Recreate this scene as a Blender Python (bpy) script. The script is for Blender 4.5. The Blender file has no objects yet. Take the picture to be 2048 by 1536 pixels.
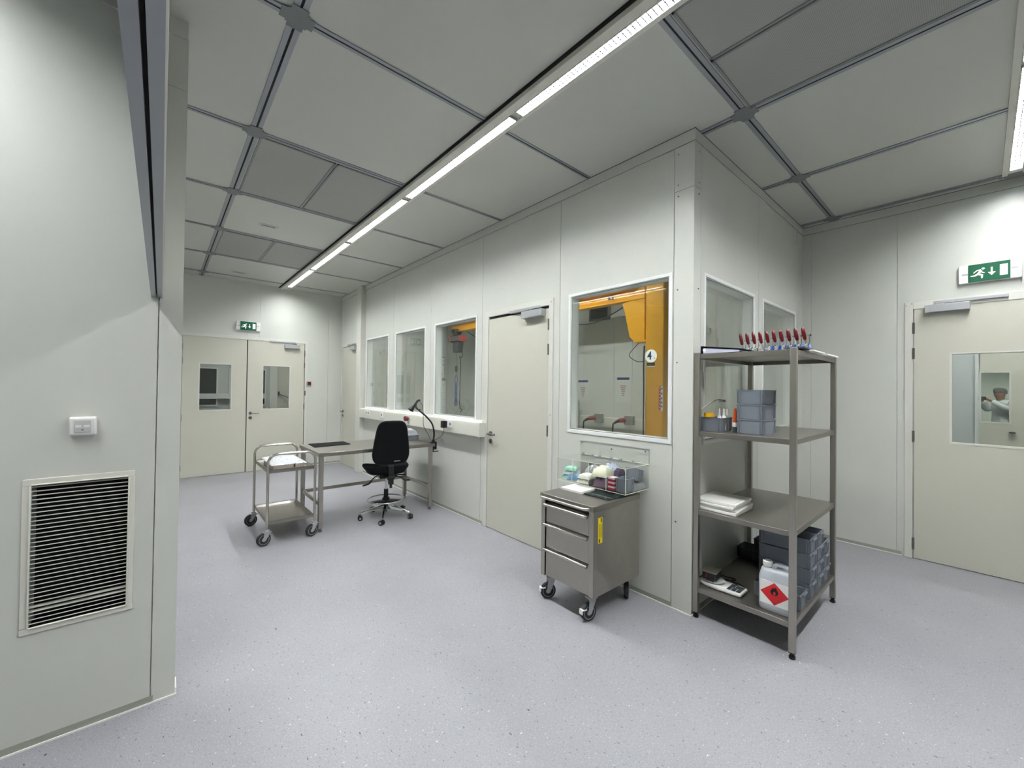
import bpy, bmesh, math, random
from mathutils import Vector, Matrix
random.seed(7)
PI = math.pi
SC = bpy.context.scene
COL = SC.collection
# ---------------- camera, world, exposure ----------------
YAW, PITCH, ROLL, EYE, FPX = .7129, .0109, .0132, 1.55, 811.8168
cd = bpy.data.cameras.new('camera'); cam = bpy.data.objects.new('camera', cd); COL.objects.link(cam)
fwd = Vector((math.sin(YAW)*math.cos(PITCH), math.cos(YAW)*math.cos(PITCH), math.sin(PITCH)))
rt = Vector((math.cos(YAW), -math.sin(YAW), 0)); up = rt.cross(fwd)
r2 = rt*math.cos(ROLL)+up*math.sin(ROLL); u2 = up*math.cos(ROLL)-rt*math.sin(ROLL)
cam.matrix_world = Matrix(((r2.x, u2.x, -fwd.x, 0), (r2.y, u2.y, -fwd.y, 0), (r2.z, u2.z, -fwd.z, EYE), (0, 0, 0, 1)))
cd.sensor_width = 36; cd.lens = FPX*36/2048; cd.clip_start = .02; cd.clip_end = 100
SC.camera = cam
w = bpy.data.worlds.new('world'); SC.world = w; w.use_nodes = True
w.node_tree.nodes['Background'].inputs[0].default_value = (.9, .95, 1, 1)
w.node_tree.nodes['Background'].inputs[1].default_value = .05
vs = SC.view_settings
vs.view_transform = 'Standard'; vs.look = 'None'; vs.gamma = 1; vs.use_curve_mapping = False
vs.exposure = 1.86
LAMP = 70.0      # radiance of the luminaires in the ceiling
# ---------------- materials ----------------
def lin(c):
    return tuple((v/255/12.92 if v/255 <= .04045 else ((v/255+.055)/1.055)**2.4) for v in c)+(1,)
MATS = {}
def mat(name, rgb, rough=.5, metal=0, noise=0, nscale=40, bump=0, bscale=200, spec=.5, trans=0, alpha=1, emit=0, coat=0, stretch=None):
    if name in MATS: return MATS[name]
    m = bpy.data.materials.new(name); m.use_nodes = True; nt = m.node_tree; b = nt.nodes['Principled BSDF']
    c = lin(rgb)
    b.inputs['Base Color'].default_value = c; b.inputs['Roughness'].default_value = rough
    b.inputs['Metallic'].default_value = metal; b.inputs['Specular IOR Level'].default_value = spec
    b.inputs['Transmission Weight'].default_value = trans; b.inputs['Alpha'].default_value = alpha
    if coat: b.inputs['Coat Weight'].default_value = coat
    if emit:
        b.inputs['Emission Color'].default_value = c; b.inputs['Emission Strength'].default_value = emit
    tc = nt.nodes.new('ShaderNodeTexCoord')
    src = tc.outputs['Object']
    if stretch:
        mp = nt.nodes.new('ShaderNodeMapping'); mp.inputs['Scale'].default_value = stretch
        nt.links.new(src, mp.inputs[0]); src = mp.outputs[0]
    n = nt.nodes.new('ShaderNodeTexNoise'); n.inputs['Scale'].default_value = nscale; n.inputs['Detail'].default_value = 4
    nt.links.new(src, n.inputs['Vector'])
    mx = nt.nodes.new('ShaderNodeMix'); mx.data_type = 'RGBA'
    k = max(noise, .02)
    mx.inputs[6].default_value = tuple(min(1, v*(1-k)) for v in c[:3])+(1,)
    mx.inputs[7].default_value = tuple(min(1, v*(1+k)) for v in c[:3])+(1,)
    nt.links.new(n.outputs['Fac'], mx.inputs[0]); nt.links.new(mx.outputs[2], b.inputs['Base Color'])
    if bump:
        n2 = nt.nodes.new('ShaderNodeTexNoise'); n2.inputs['Scale'].default_value = bscale; n2.inputs['Detail'].default_value = 3
        nt.links.new(src, n2.inputs['Vector'])
        bp = nt.nodes.new('ShaderNodeBump'); bp.inputs['Strength'].default_value = bump; bp.inputs['Distance'].default_value = .002
        nt.links.new(n2.outputs['Fac'], bp.inputs['Height']); nt.links.new(bp.outputs[0], b.inputs['Normal'])
    MATS[name] = m; return m
def glassmat(name, tint, ior=1.5, veil=0):
    if name in MATS: return MATS[name]
    m = bpy.data.materials.new(name); m.use_nodes = True; nt = m.node_tree; nt.nodes.clear()
    N = nt.nodes.new; L = nt.links.new
    out = N('ShaderNodeOutputMaterial'); g = N('ShaderNodeNewGeometry'); mm = N('ShaderNodeMix'); mm.data_type = 'FLOAT'
    mm.inputs[2].default_value = ior; mm.inputs[3].default_value = 1/ior
    L(g.outputs['Backfacing'], mm.inputs[0])
    fr = N('ShaderNodeFresnel'); L(mm.outputs[0], fr.inputs['IOR'])
    t = N('ShaderNodeBsdfTransparent'); t.inputs[0].default_value = tint
    gl = N('ShaderNodeBsdfGlossy'); gl.inputs['Roughness'].default_value = 0; gl.inputs[0].default_value = (1, 1, 1, 1)
    mix = N('ShaderNodeMixShader'); L(fr.outputs[0], mix.inputs[0]); L(t.outputs[0], mix.inputs[1]); L(gl.outputs[0], mix.inputs[2])
    last = mix.outputs[0]
    if veil:
        d = N('ShaderNodeBsdfDiffuse'); d.inputs[0].default_value = (.9, .92, .95, 1)
        m2 = N('ShaderNodeMixShader'); m2.inputs[0].default_value = veil; L(last, m2.inputs[1]); L(d.outputs[0], m2.inputs[2]); last = m2.outputs[0]
    L(last, out.inputs[0]); MATS[name] = m; return m
WALL = mat('wall_enamel', (208, 210, 202), .38, noise=.015, nscale=3, spec=.4)
DOOR = mat('door_enamel', (202, 201, 187), .42, noise=.02, nscale=60, bump=.08, bscale=500, spec=.4)
FRAME = mat('door_frame_enamel', (214, 214, 205), .4)
WFRAME = mat('white_window_frame', (232, 234, 232), .35)
CREAM = mat('cream_plastic', (220, 219, 208), .42)
CEIL = mat('ceiling_panel', (198, 200, 192), .3, noise=.01, nscale=2, spec=.45)
ALU = mat('aluminium_profile', (158, 162, 168), .38, metal=.6)
GAP = mat('black_gap', (14, 14, 15), .7)
PLATE = mat('grey_plate', (122, 126, 127), .5)
PLINTH = mat('plinth_grey', (158, 160, 148), .55)
CAULK = mat('white_sealant', (238, 238, 232), .4)
STEEL = mat('brushed_steel', (172, 168, 160), .33, metal=.92, noise=.1, nscale=14, bump=.04, bscale=60, stretch=(1, 12, 1))
STEELD = mat('satin_steel_sheet', (150, 146, 139), .36, metal=.9, noise=.12, nscale=6, bump=.03, bscale=40, stretch=(12, 1, 1))
TUBE = mat('polished_steel_tube', (188, 184, 176), .2, metal=.95)
CHROME = mat('chrome', (215, 217, 220), .08, metal=1)
SATIN = mat('satin_hardware', (120, 120, 118), .35, metal=.8)
CLOSER = mat('silver_closer', (176, 178, 180), .4, metal=.35)
BLACKF = mat('black_fabric', (17, 18, 22), .9, noise=.3, nscale=300, bump=.3, bscale=900, spec=.2)
BLACKP = mat('black_plastic', (16, 16, 18), .45)
RUBBER = mat('dark_rubber', (38, 40, 42), .7)
GREYW = mat('grey_wheel_hub', (160, 165, 166), .45)
BINM = mat('grey_bin_plastic', (122, 129, 138), .45, spec=.4)
BIND = mat('dark_grey_bin_plastic', (70, 77, 82), .5)
WHITEP = mat('white_plastic', (232, 232, 228), .4)
BOARD = mat('white_polymer_board', (238, 238, 232), .45)
REDP = mat('red_plastic', (96, 5, 16), .28)
BLUE = mat('blue_plastic', (48, 88, 190), .45)
NAVY = mat('navy_binder', (16, 26, 62), .45)
PAPER = mat('paper_white', (236, 236, 232), .8)
YEL = mat('crane_yellow', (238, 172, 16), .42, noise=.06, nscale=5)
YELD = mat('yellow_label', (228, 206, 30), .5)
GREEN = mat('exit_green', (0, 92, 60), .4, spec=.3)
SIGNW = mat('sign_white', (238, 242, 238), .4, emit=.15)
GLASS = glassmat('window_glass', (.965, .98, .968, 1))
GLASSD = glassmat('door_glass', (.95, .97, .95, 1))
ACR = glassmat('clear_acrylic', (.985, .99, .985, 1), 1.18, .006)
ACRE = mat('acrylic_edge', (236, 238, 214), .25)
def film():
    m = glassmat('clear_plastic_film', (.95, .96, .97, 1), 1.5, .22); return m
FILM = film()
def lampmat():
    m = bpy.data.materials.new('lamp_diffuser'); m.use_nodes = True; nt = m.node_tree; nt.nodes.clear()
    e = nt.nodes.new('ShaderNodeEmission'); e.inputs[0].default_value = (.97, .985, 1, 1); e.inputs[1].default_value = LAMP
    o = nt.nodes.new('ShaderNodeOutputMaterial'); nt.links.new(e.outputs[0], o.inputs[0]); return m
LAMPM = lampmat()
def floormat():
    m = bpy.data.materials.new('speckled_vinyl'); m.use_nodes = True; nt = m.node_tree; b = nt.nodes['Principled BSDF']; N = nt.nodes.new; L = nt.links.new
    tc = N('ShaderNodeTexCoord'); base = lin((156, 156, 160))
    cur = None
    def layer(cur, scale, lo, hi, rgb, seed, st=(1, 1, 1), soft=.02):
        mp = N('ShaderNodeMapping'); mp.inputs['Location'].default_value = (seed, seed*1.7, 0); mp.inputs['Scale'].default_value = st; mp.inputs['Rotation'].default_value = (0, 0, seed)
        L(tc.outputs['Object'], mp.inputs[0])
        n = N('ShaderNodeTexNoise'); n.inputs['Scale'].default_value = scale; n.inputs['Detail'].default_value = 2; L(mp.outputs[0], n.inputs['Vector'])
        r = N('ShaderNodeValToRGB'); r.color_ramp.elements[0].position = lo; r.color_ramp.elements[1].position = hi
        r.color_ramp.elements[0].color = (0, 0, 0, 1); r.color_ramp.elements[1].color = (1, 1, 1, 1); L(n.outputs['Fac'], r.inputs[0])
        mx = N('ShaderNodeMix'); mx.data_type = 'RGBA'; L(r.outputs[0], mx.inputs[0])
        if cur is None: mx.inputs[6].default_value = base
        else: L(cur, mx.inputs[6])
        mx.inputs[7].default_value = lin(rgb); return mx.outputs[2]
    cur = layer(cur, 2.0, .2, 1.4, (143, 143, 148), 3)
    cur = layer(cur, 130, .5, .72, (141, 141, 147), .5)
    cur = layer(cur, 190, .60, .74, (190, 191, 196), 1.3)
    cur = layer(cur, 100, .67, .70, (112, 112, 120), 2.1, (1, .55, 1))
    cur = layer(cur, 70, .715, .735, (82, 84, 92), 4.4, (1, .45, 1))
    cur = layer(cur, 80, .70, .725, (204, 204, 209), 5.9, (.7, 1, 1))
    L(cur, b.inputs['Base Color']); b.inputs['Roughness'].default_value = .42; b.inputs['Specular IOR Level'].default_value = .35
    n2 = N('ShaderNodeTexNoise'); n2.inputs['Scale'].default_value = 180; L(tc.outputs['Object'], n2.inputs['Vector'])
    bp = N('ShaderNodeBump'); bp.inputs['Strength'].default_value = .08; bp.inputs['Distance'].default_value = .002; L(n2.outputs['Fac'], bp.inputs['Height']); L(bp.outputs[0], b.inputs['Normal'])
    return m
FLOORM = floormat()
def filtermat():
    m = bpy.data.materials.new('perforated_sheet'); m.use_nodes = True; nt = m.node_tree; b = nt.nodes['Principled BSDF']; N = nt.nodes.new; L = nt.links.new
    tc = N('ShaderNodeTexCoord'); mp = N('ShaderNodeMapping'); mp.inputs['Scale'].default_value = (1, 1, 0); L(tc.outputs['Object'], mp.inputs[0])
    v = N('ShaderNodeTexVoronoi'); v.inputs['Scale'].default_value = 140; v.inputs['Randomness'].default_value = 0; L(mp.outputs[0], v.inputs['Vector'])
    r = N('ShaderNodeValToRGB'); r.color_ramp.elements[0].position = .28; r.color_ramp.elements[1].position = .36
    r.color_ramp.elements[0].color = lin((142, 144, 140)); r.color_ramp.elements[1].color = lin((170, 172, 166)); L(v.outputs['Distance'], r.inputs[0]); L(r.outputs[0], b.inputs['Base Color'])
    b.inputs['Roughness'].default_value = .5; return m
PERF = filtermat()
# ---------------- mesh helpers ----------------
class MB:
    def __init__(s): s.v = []; s.f = []; s.m = []; s.mi = 0
    def add(s, vs, fs):
        o = len(s.v); s.v += [tuple(v) for v in vs]; s.f += [tuple(i+o for i in f) for f in fs]; s.m += [s.mi]*len(fs); return s
    def box(s, x0, x1, y0, y1, z0, z1, M=None):
        if x0 > x1: x0, x1 = x1, x0
        if y0 > y1: y0, y1 = y1, y0
        if z0 > z1: z0, z1 = z1, z0
        vs = [Vector(p) for p in ((x0, y0, z0), (x1, y0, z0), (x1, y1, z0), (x0, y1, z0), (x0, y0, z1), (x1, y0, z1), (x1, y1, z1), (x0, y1, z1))]
        if M: vs = [M@v for v in vs]
        return s.add(vs, [(0, 3, 2, 1), (4, 5, 6, 7), (0, 1, 5, 4), (1, 2, 6, 5), (2, 3, 7, 6), (3, 0, 4, 7)])
    def cyl(s, a, b, r, r1=None, n=20, cap=True):
        a = Vector(a); b = Vector(b); r1 = r if r1 is None else r1
        d = (b-a).normalized(); t = Vector((0, 0, 1)) if abs(d.z) < .9 else Vector((1, 0, 0)); p = d.cross(t).normalized(); q = d.cross(p)
        vs = []
        for c, rr in ((a, r), (b, r1)):
            for i in range(n):
                an = 2*PI*i/n; vs.append(c+(p*math.cos(an)+q*math.sin(an))*rr)
        fs = [(i, i+n, (i+1) % n+n, (i+1) % n) for i in range(n)]
        if cap: fs += [tuple(range(n)), tuple(range(2*n-1, n-1, -1))]
        return s.add(vs, fs)
    def tube(s, pts, r, n=10, closed=False):
        P = [Vector(p) for p in pts]; k = len(P); vs = []; pr = None
        R = r if isinstance(r, (list, tuple)) else [r]*k
        for i in range(k):
            if closed: d = (P[(i+1) % k]-P[i-1]).normalized()
            else: d = (P[min(i+1, k-1)]-P[max(i-1, 0)]).normalized()
            if pr is None:
                t = Vector((0, 0, 1)) if abs(d.z) < .9 else Vector((1, 0, 0)); pr = d.cross(t).normalized()
            pr = (pr-d*pr.dot(d)).normalized(); q = d.cross(pr)
            for j in range(n):
                an = 2*PI*j/n; vs.append(P[i]+(pr*math.cos(an)+q*math.sin(an))*R[i])
        fs = []
        for i in range(k if closed else k-1):
            i2 = (i+1) % k
            for j in range(n): fs.append((i*n+j, i*n+(j+1) % n, i2*n+(j+1) % n, i2*n+j))
        if not closed: fs += [tuple(range(n-1, -1, -1)), tuple(range((k-1)*n, k*n))]
        return s.add(vs, fs)
    def loft(s, rings, cap=True, closed=True):
        n = len(rings[0]); vs = [v for r in rings for v in r]; fs = []
        for i in range(len(rings)-1):
            for j in range(n if closed else n-1):
                fs.append((i*n+j, i*n+(j+1) % n, (i+1)*n+(j+1) % n, (i+1)*n+j))
        if cap: fs += [tuple(range(n-1, -1, -1)), tuple(range((len(rings)-1)*n, len(rings)*n))]
        return s.add(vs, fs)
    def lathe(s, prof, c=(0, 0, 0), n=24, axis='z'):
        c = Vector(c); rings = []
        for r, h in prof:
            ring = []
            for i in range(n):
                an = 2*PI*i/n; a, b = r*math.cos(an), r*math.sin(an)
                ring.append(c+Vector({'z': (a, b, h), 'y': (a, h, b), 'x': (h, a, b)}[axis]))
            rings.append(ring)
        return s.loft(rings)
    def prism(s, poly, a, b, ax='y'):
        def P(p, t): return {'y': (p[0], t, p[1]), 'x': (t, p[0], p[1]), 'z': (p[0], p[1], t)}[ax]
        return s.loft([[P(p, a) for p in poly], [P(p, b) for p in poly]])
    def build(s, name, m, parent=None, bevel=0, smooth=False, sub=0, loc=None, rz=0, seg=2):
        me = bpy.data.meshes.new(name); me.from_pydata(s.v, [], s.f)
        ms = m if isinstance(m, (list, tuple)) else [m]
        for x in ms: me.materials.append(x)
        for p, i in zip(me.polygons, s.m): p.material_index = i
        bm = bmesh.new(); bm.from_mesh(me); bmesh.ops.recalc_face_normals(bm, faces=bm.faces); bm.to_mesh(me); bm.free()
        o = bpy.data.objects.new(name, me); COL.objects.link(o)
        if parent: o.parent = parent
        if loc: o.location = loc
        o.rotation_euler[2] = rz
        if bevel:
            b = o.modifiers.new('bevel', 'BEVEL'); b.width = bevel; b.segments = seg; b.limit_method = 'ANGLE'; b.angle_limit = .6
        if sub:
            q = o.modifiers.new('sub', 'SUBSURF'); q.levels = sub; q.render_levels = sub
        if smooth or bevel:
            for p in me.polygons: p.use_smooth = True
            me.set_sharp_from_angle(angle=math.radians(40))
        return o
def box(name, x0, x1, y0, y1, z0, z1, m, parent=None, **k): return MB().box(x0, x1, y0, y1, z0, z1).build(name, m, parent, **k)
def tag(o, label=None, cat=None, group=None, kind=None):
    if label: o['label'] = label
    if cat: o['category'] = cat
    if group: o['group'] = group
    if kind: o['kind'] = kind
    return o
def S(o, label=None): return tag(o, label, None, None, 'structure')
def E_(name, label=None, cat=None, loc=(0, 0, 0), rz=0, group=None, kind=None):
    o = bpy.data.objects.new(name, None); COL.objects.link(o); o.location = loc; o.rotation_euler[2] = rz; o.empty_display_size = .1
    return tag(o, label, cat, group, kind)
def dup(root, loc=None, rz=None, label=None, parent=None):
    r = root.copy(); COL.objects.link(r)
    if loc is not None: r.location = loc
    if rz is not None: r.rotation_euler[2] = rz
    if label: r['label'] = label
    if parent: r.parent = parent
    for ch in list(root.children): 
        c = ch.copy(); COL.objects.link(c); c.parent = r
        for g in list(ch.children):
            d = g.copy(); COL.objects.link(d); d.parent = c
    return r
def text(s, size, m, parent, M, name='lettering', ext=.0006):
    cu = bpy.data.curves.new('t', 'FONT'); cu.body = s; cu.size = size; cu.offset = size*.035 if size > .1 else 0; cu.extrude = ext; cu.align_x = 'CENTER'; cu.align_y = 'CENTER'
    t = bpy.data.objects.new('t', cu); COL.objects.link(t); bpy.context.view_layer.update()
    me = bpy.data.meshes.new_from_object(t.evaluated_get(bpy.context.evaluated_depsgraph_get()))
    bpy.data.objects.remove(t); me.transform(M); me.materials.clear(); me.materials.append(m)
    o = bpy.data.objects.new(name, me); COL.objects.link(o); o.parent = parent; return o
def bez(p0, p1, p2, p3, n=12):
    p0, p1, p2, p3 = map(Vector, (p0, p1, p2, p3))
    return [p0*(1-t)**3+p1*3*t*(1-t)**2+p2*3*t*t*(1-t)+p3*t**3 for t in [i/n for i in range(n+1)]]
def spline(pts, n=8):
    P = [Vector(p) for p in pts]; out = []
    for i in range(len(P)-1):
        a = P[max(i-1, 0)]; b = P[i]; c = P[i+1]; d = P[min(i+2, len(P)-1)]
        for k in range(n):
            t = k/n; out.append(.5*((2*b)+(c-a)*t+(2*a-5*b+4*c-d)*t*t+(3*b-a-3*c+d)*t**3))
    return out+[P[-1]]
# ---------------- key dimensions ----------------
XM, YC, XR, YF, YL, XL, ZC = 2.785, 1.31, 5.40, 8.57, 2.638, .075, 3.378
XB, YB = -3.2, -3.8      # room limits behind the camera
TH = .10
# ---------------- walls ----------------
def wall(name, ax, pos, d, u0, u1, seams=(), holes=(), z1=ZC, m=WALL, th=TH, hcuts=()):
    """face plane at ax=pos, the wall's body extends along sign d; holes = (ua, ub, za, zb)"""
    g = MB()
    def bx(ua, ub, za, zb, a, b):
        if ub-ua < 1e-4 or zb-za < 1e-4: return
        if ax == 'x': g.box(pos+d*a, pos+d*b, ua, ub, za, zb)
        else: g.box(ua, ub, pos+d*a, pos+d*b, za, zb)
    cuts = sorted(set([u0, u1]+[s for s in seams if u0 < s < u1]))
    for layer, gap in (((0, .008), .0022), ((.008, th), 0)):
        cs = cuts if gap else [u0, u1]
        for a, b in zip(cs[:-1], cs[1:]):
            pa = a+(gap if a != u0 else 0); pb = b-(gap if b != u1 else 0)
            hs = sorted(h for h in holes if h[0] < pb and h[1] > pa)
            us = sorted(set([pa, pb]+[max(pa, h[0]) for h in hs]+[min(pb, h[1]) for h in hs]))
            for p, q in zip(us[:-1], us[1:]):
                mid = (p+q)/2; zs = 0
                for h in sorted([h for h in hs if h[0] < mid < h[1]], key=lambda h: h[2]):
                    bx(p, q, zs, h[2], *layer); zs = h[3]
                bx(p, q, zs, z1, *layer)
    return S(g.build(name, m))
MD = (2.650, 3.655, 0, 2.37)                      # main door opening in the long cabin wall
WZ0, WZ1 = 1.190, 2.380
WINS = [(7.205, 6.305), (6.015, 5.10), (4.805, 3.88), (2.420, 1.485)]
holes_m = [MD, (7.62, 8.47, 0, 2.36)]+[(b, a, WZ0, WZ1) for a, b in WINS]
wall('wall_center', 'x', XM, 1, YC+TH, YF, seams=(1.4525, 2.555, 3.755, 4.935, 6.12, 7.28), holes=holes_m)
BW = [(2.975, 3.925), (4.165, 5.13)]
wall('wall_center_side', 'y', YC, 1, XM, XR, seams=(2.90, 4.045), holes=[(a, b, WZ0, WZ1) for a, b in BW])
RD = (-.52, .445, 0, 2.40)
wall('wall_right', 'x', XR, 1, YB, YC, seams=(.535, 1.225, -.215, -.66), holes=[RD])
wall('wall_cabin_right', 'x', XR-TH, 1, YC+TH, YF, seams=(3.4, 2.2, 3.723, 4.9, 6.1, 7.3), th=TH+.02)
DDO = (.235, 2.115, 0, 2.40)
wall('wall_far', 'y', YF, 1, XB-TH, XR+TH, seams=(1.156, 1.34, 2.525, 3.7, 4.9), holes=[DDO])
wall('wall_left', 'y', YL, 1, XB, XL, seams=(-.014, -1.2, -2.4), holes=[(-.408, -.108, .508, 1.109)])
wall('wall_back', 'y', YB, -1, XB-TH, XR+TH, seams=(-2, -.8, .4, 1.6, 2.8, 4.0))
wall('wall_outer_left', 'x', XB, -1, YB, YF, seams=(-2.6, -1.4, -.2, 1.0))
S(box('floor', XB-.2, 19.5, -4.2, 11.5, -.08, 0, FLOORM))
S(box('ceiling', XB-.2, XR+.1, YB-.2, YF+.1, ZC, ZC+.08, CEIL))
# header of the opening the picture is taken from, with its dark track slot
g = MB(); g.box(-.044, -.0265, YB, YL, 1.972, ZC); g.box(-.0205, -.003, YB, YL, 1.972, ZC); g.mi = 1; g.box(-.0265, -.0205, YB, YL, 1.990, ZC-.01)
g.mi = 2; g.box(-.003, -.0005, YB, YL, 1.972, ZC)
S(g.build('wall_header', [ALU, GAP, FRAME]), 'grey edged header above the opening with a dark track slot')
# corner post cover on the left wall
g = MB()
for a, b in ((0, 3.03), (3.034, 3.29)): g.box(-.012, XL, YL-.0025, YL, a, b)
g.box(XL, XL+.0025, YL-.0025, YL+.12, 0, 3.29)
for z in (1.42, .72, .085, 2.4, 3.08): g.box(.005, .013, YL-.004, YL-.0025, z, z+.008)
S(g.build('trim_1', WALL))
# corner cover of the cabin
g = MB()
for a, b in ((0, 2.975), (2.979, 3.29)):
    e = .004 if a < 1 else .008
    g.box(XM-e, XM, YC-e, 1.447, a, b); g.box(XM, 2.872, YC-e, YC, a, b)
S(g.build('trim_2', WALL))
g = MB()
for z in (.62, 1.75, 2.27, 2.94, 3.02, 3.24):
    g.cyl((XM-.004, 1.42, z), (XM-.0095, 1.42, z), .005, n=8); g.cyl((2.85, YC-.004, z), (2.85, YC-.0095, z), .005, n=8)
S(g.build('trim_3', SATIN))
# pilaster on the cabin wall near the far end
S(box('trim_4', XM-.085, XM, 7.30, 7.50, 0, ZC, FRAME, bevel=.003))
# concave corner post right
g = MB(); g.box(XR-.004, XR, 1.225, YC, 0, 3.29); g.box(5.2, XR, YC-.004, YC, 0, 3.29)
S(g.build('trim_5', WALL))
# cornices
def strip(name, boxes, m, bevel=0):
    g = MB()
    for b in boxes: g.box(*b)
    return S(g.build(name, m, bevel=bevel))
strip('trim_6', [(XM-.012, XM, YC-.012, YF, 3.292, ZC), (XM, XR, YC-.012, YC, 3.292, ZC)], WALL)
strip('trim_7', [(XB, XM, YF-.012, YF, 3.285, ZC)], WALL)
strip('trim_8', [(XR-.012, XR, YB, YC-.012, 3.292, ZC)], WALL)
strip('trim_9', [(-.0005, XL, YL-.012, YL, 3.292, ZC), (XB, -.044, YL-.012, YL, 3.292, ZC)], WALL)
JOINT = mat('dark_joint', (70, 72, 70), .7)
strip('trim_18', [(XM-.014, XM-.012, YC-.014, YF-.012, ZC-.004, ZC), (XM-.014, XR-.012, YC-.014, YC-.012, ZC-.004, ZC), (XR-.014, XR-.012, YB, YC-.014, ZC-.004, ZC), (XM-.0126, XM-.012, YC-.0126, YF-.012, 3.2905, 3.2935), (XM-.012, XR-.012, YC-.0126, YC-.012, 3.2905, 3.2935), (XR-.0126, XR-.012, YB, YC-.014, 3.2905, 3.2935)], JOINT)
# skirtings: recessed grey plinth look and white sealant bead
def skirt(name, runs):
    g = MB()
    for ax, pos, d, a, b in runs:
        for mi, t, z0, z1 in ((0, .003, 0, .036), (1, .009, 0, .007)):
            g.mi = mi
            if ax == 'x': g.box(pos, pos+d*t, a, b, z0, z1)
            else: g.box(a, b, pos, pos+d*t, z0, z1)
    return S(g.build(name, [PLINTH, CAULK]))
skirt('baseboard_center', [('x', XM, -1, YC+.14, 2.59), ('x', XM, -1, 3.715, 7.30), ('x', XM, -1, 8.53, YF)])
strip('trim_10', [(XM-.011, XM-.004, YC-.011, 1.45, 0, .007), (XM-.011, 2.875, YC-.011, YC-.004, 0, .007), (XL-.087, XL+.01, YL-.0095, YL-.0025, 0, .007), (XL+.0025, XL+.0095, YL, YL+.1, 0, .03)], CAULK)
skirt('baseboard_side', [('y', YC, -1, 2.875, XR-.004)])
skirt('baseboard_right', [('x', XR, -1, .50, YC-.004), ('x', XR, -1, YB, -.58)])
skirt('baseboard_far', [('y', YF, -1, 2.165, XM)])
skirt('baseboard_left', [('y', YL, -1, XB, -.004)])
# ---------------- ceiling grid ----------------
XS = [-3.12, -1.92, -.72, .481, 1.675, 2.87, 4.078, 5.287]
YS = [2.219+1.1986*i for i in range(-5, 6)]
g = MB()
zt, zb = ZC, ZC-.006
def runx(y, x0, x1, w=.030):
    g.mi = 0; g.box(x0, x1, y-w, y-.005, zb, zt); g.box(x0, x1, y+.005, y+w, zb, zt); g.mi = 1; g.box(x0, x1, y-.005, y+.005, zt-.003, zt)
def runy(x, y0, y1, w=.032):
    g.mi = 0; g.box(x-w, x-.006, y0, y1, zb, zt); g.box(x+.006, x+w, y0, y1, zb, zt); g.mi = 1; g.box(x-.006, x+.006, y0, y1, zt-.003, zt)
for y in YS:
    wv = .026 if y > 1.5 else .03
    if y > YC+.1:
        runx(y, XB if y > YL+.1 else 0, .449, wv)
        runx(y, .513, 1.637, wv); runx(y, 1.80, XM-.012, .02)
    elif y > .5:
        runx(y, 0, .449); runx(y, .513, 1.637); runx(y, 1.80, 2.838); runx(y, 2.902, 4.046); runx(y, 4.11, 5.255); runx(y, 5.319, XR-.012)
    elif y < -.5:
        runx(y, 0, 1.637); runx(y, 1.80, XR-.012)
    if y < YL: runx(y, XB, -.044)
runy(.481, YB, YF-.012)
for x in (2.87, 4.078, 5.287): runy(x, -3.7, YC-.012)
for x in (-1.92,): runy(x, YB, YL-.012)
GRID = S(g.build('trim_11', [ALU, GAP]))
def cross(x, y, s=1.0):
    g = MB(); a, b, c = .075*s, .037*s, .048*s; z = ZC-.0065
    q = [(a, b), (c, b), (c, c), (b, c), (b, a)]
    poly = q+[(-u, v) for u, v in reversed(q)]+[(-u, -v) for u, v in q]+[(u, -v) for u, v in reversed(q)]
    g.prism([(x+u, y+v) for u, v in poly], z-.003, z, 'z')
    g.box(x-.012, x-.006, y-.002, y+.002, z-.0035, z-.003); g.box(x+.006, x+.012, y-.002, y+.002, z-.0035, z-.003)
    return g.build('cross_plate', PLATE, GRID)
for y in YS[4:]:
    cross(.481, y)
for x in (2.87, 4.078, 5.287): cross(x, YS[4])
cross(5.287, YS[3]-.005, 1.2)
# perforated filter panels
def filt(x0, x1, y0, y1, label, grp='perforated filter panels in the ceiling'):
    t = E_('filter_panel', label, 'filter panel', ((x0+x1)/2, (y0+y1)/2, ZC), group=grp)
    a, b = (x1-x0)/2, (y1-y0)/2
    o = box('perforated_sheet', -a+.012, a-.012, -b+.012, b-.012, -.004, 0, PERF, t)
    g = MB()
    for q in ((-a, a, -b, -b+.014), (-a, a, b-.014, b), (-a, -a+.014, -b, b), (a-.014, a, -b, b)): g.box(*q, -.009, 0)
    g.build('panel_frame', mat('panel_rim', (140, 143, 143), .5, metal=.3), t)
filt(.52, 1.056, 3.46, 4.575, 'dark perforated ceiling panel, left half of the pair nearest the light strip middle')
filt(1.066, 1.62, 3.46, 4.575, 'dark perforated ceiling panel beside the light strip, nearer one of two')
filt(.52, 1.056, 5.86, 6.975, 'dark perforated ceiling panel, left half of the pair closest to the double door')
filt(1.066, 1.62, 5.86, 6.975, 'dark perforated ceiling panel beside the light strip, farther one of two')
filt(1.83, 2.262, -.12, .98, 'large fine-meshed ceiling panel at the top edge, right beside the long light strip')
filt(2.272, 2.83, -.12, .98, 'large fine-meshed ceiling panel between its twin and the wide aluminium ceiling profile')
# thin pale plates with a grey strip, added flush on the ceiling
def flush(x, y, label):
    t = E_('ceiling_unit', label, 'ceiling sensor', (x, y, ZC), group='flush units in the ceiling')
    box('cover_plate', -.10, .10, -.05, .05, -.003, 0, mat('unit_cover', (188, 190, 187), .35), t)
    box('grey_strip', -.07, .07, -.01, .01, -.006, -.003, PLATE, t)
flush(.90, 5.36, 'small flush white ceiling unit with dark strip in front of perforated panel')
flush(.93, 7.90, 'small flush white ceiling unit near the far wall above the exit sign')
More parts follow.
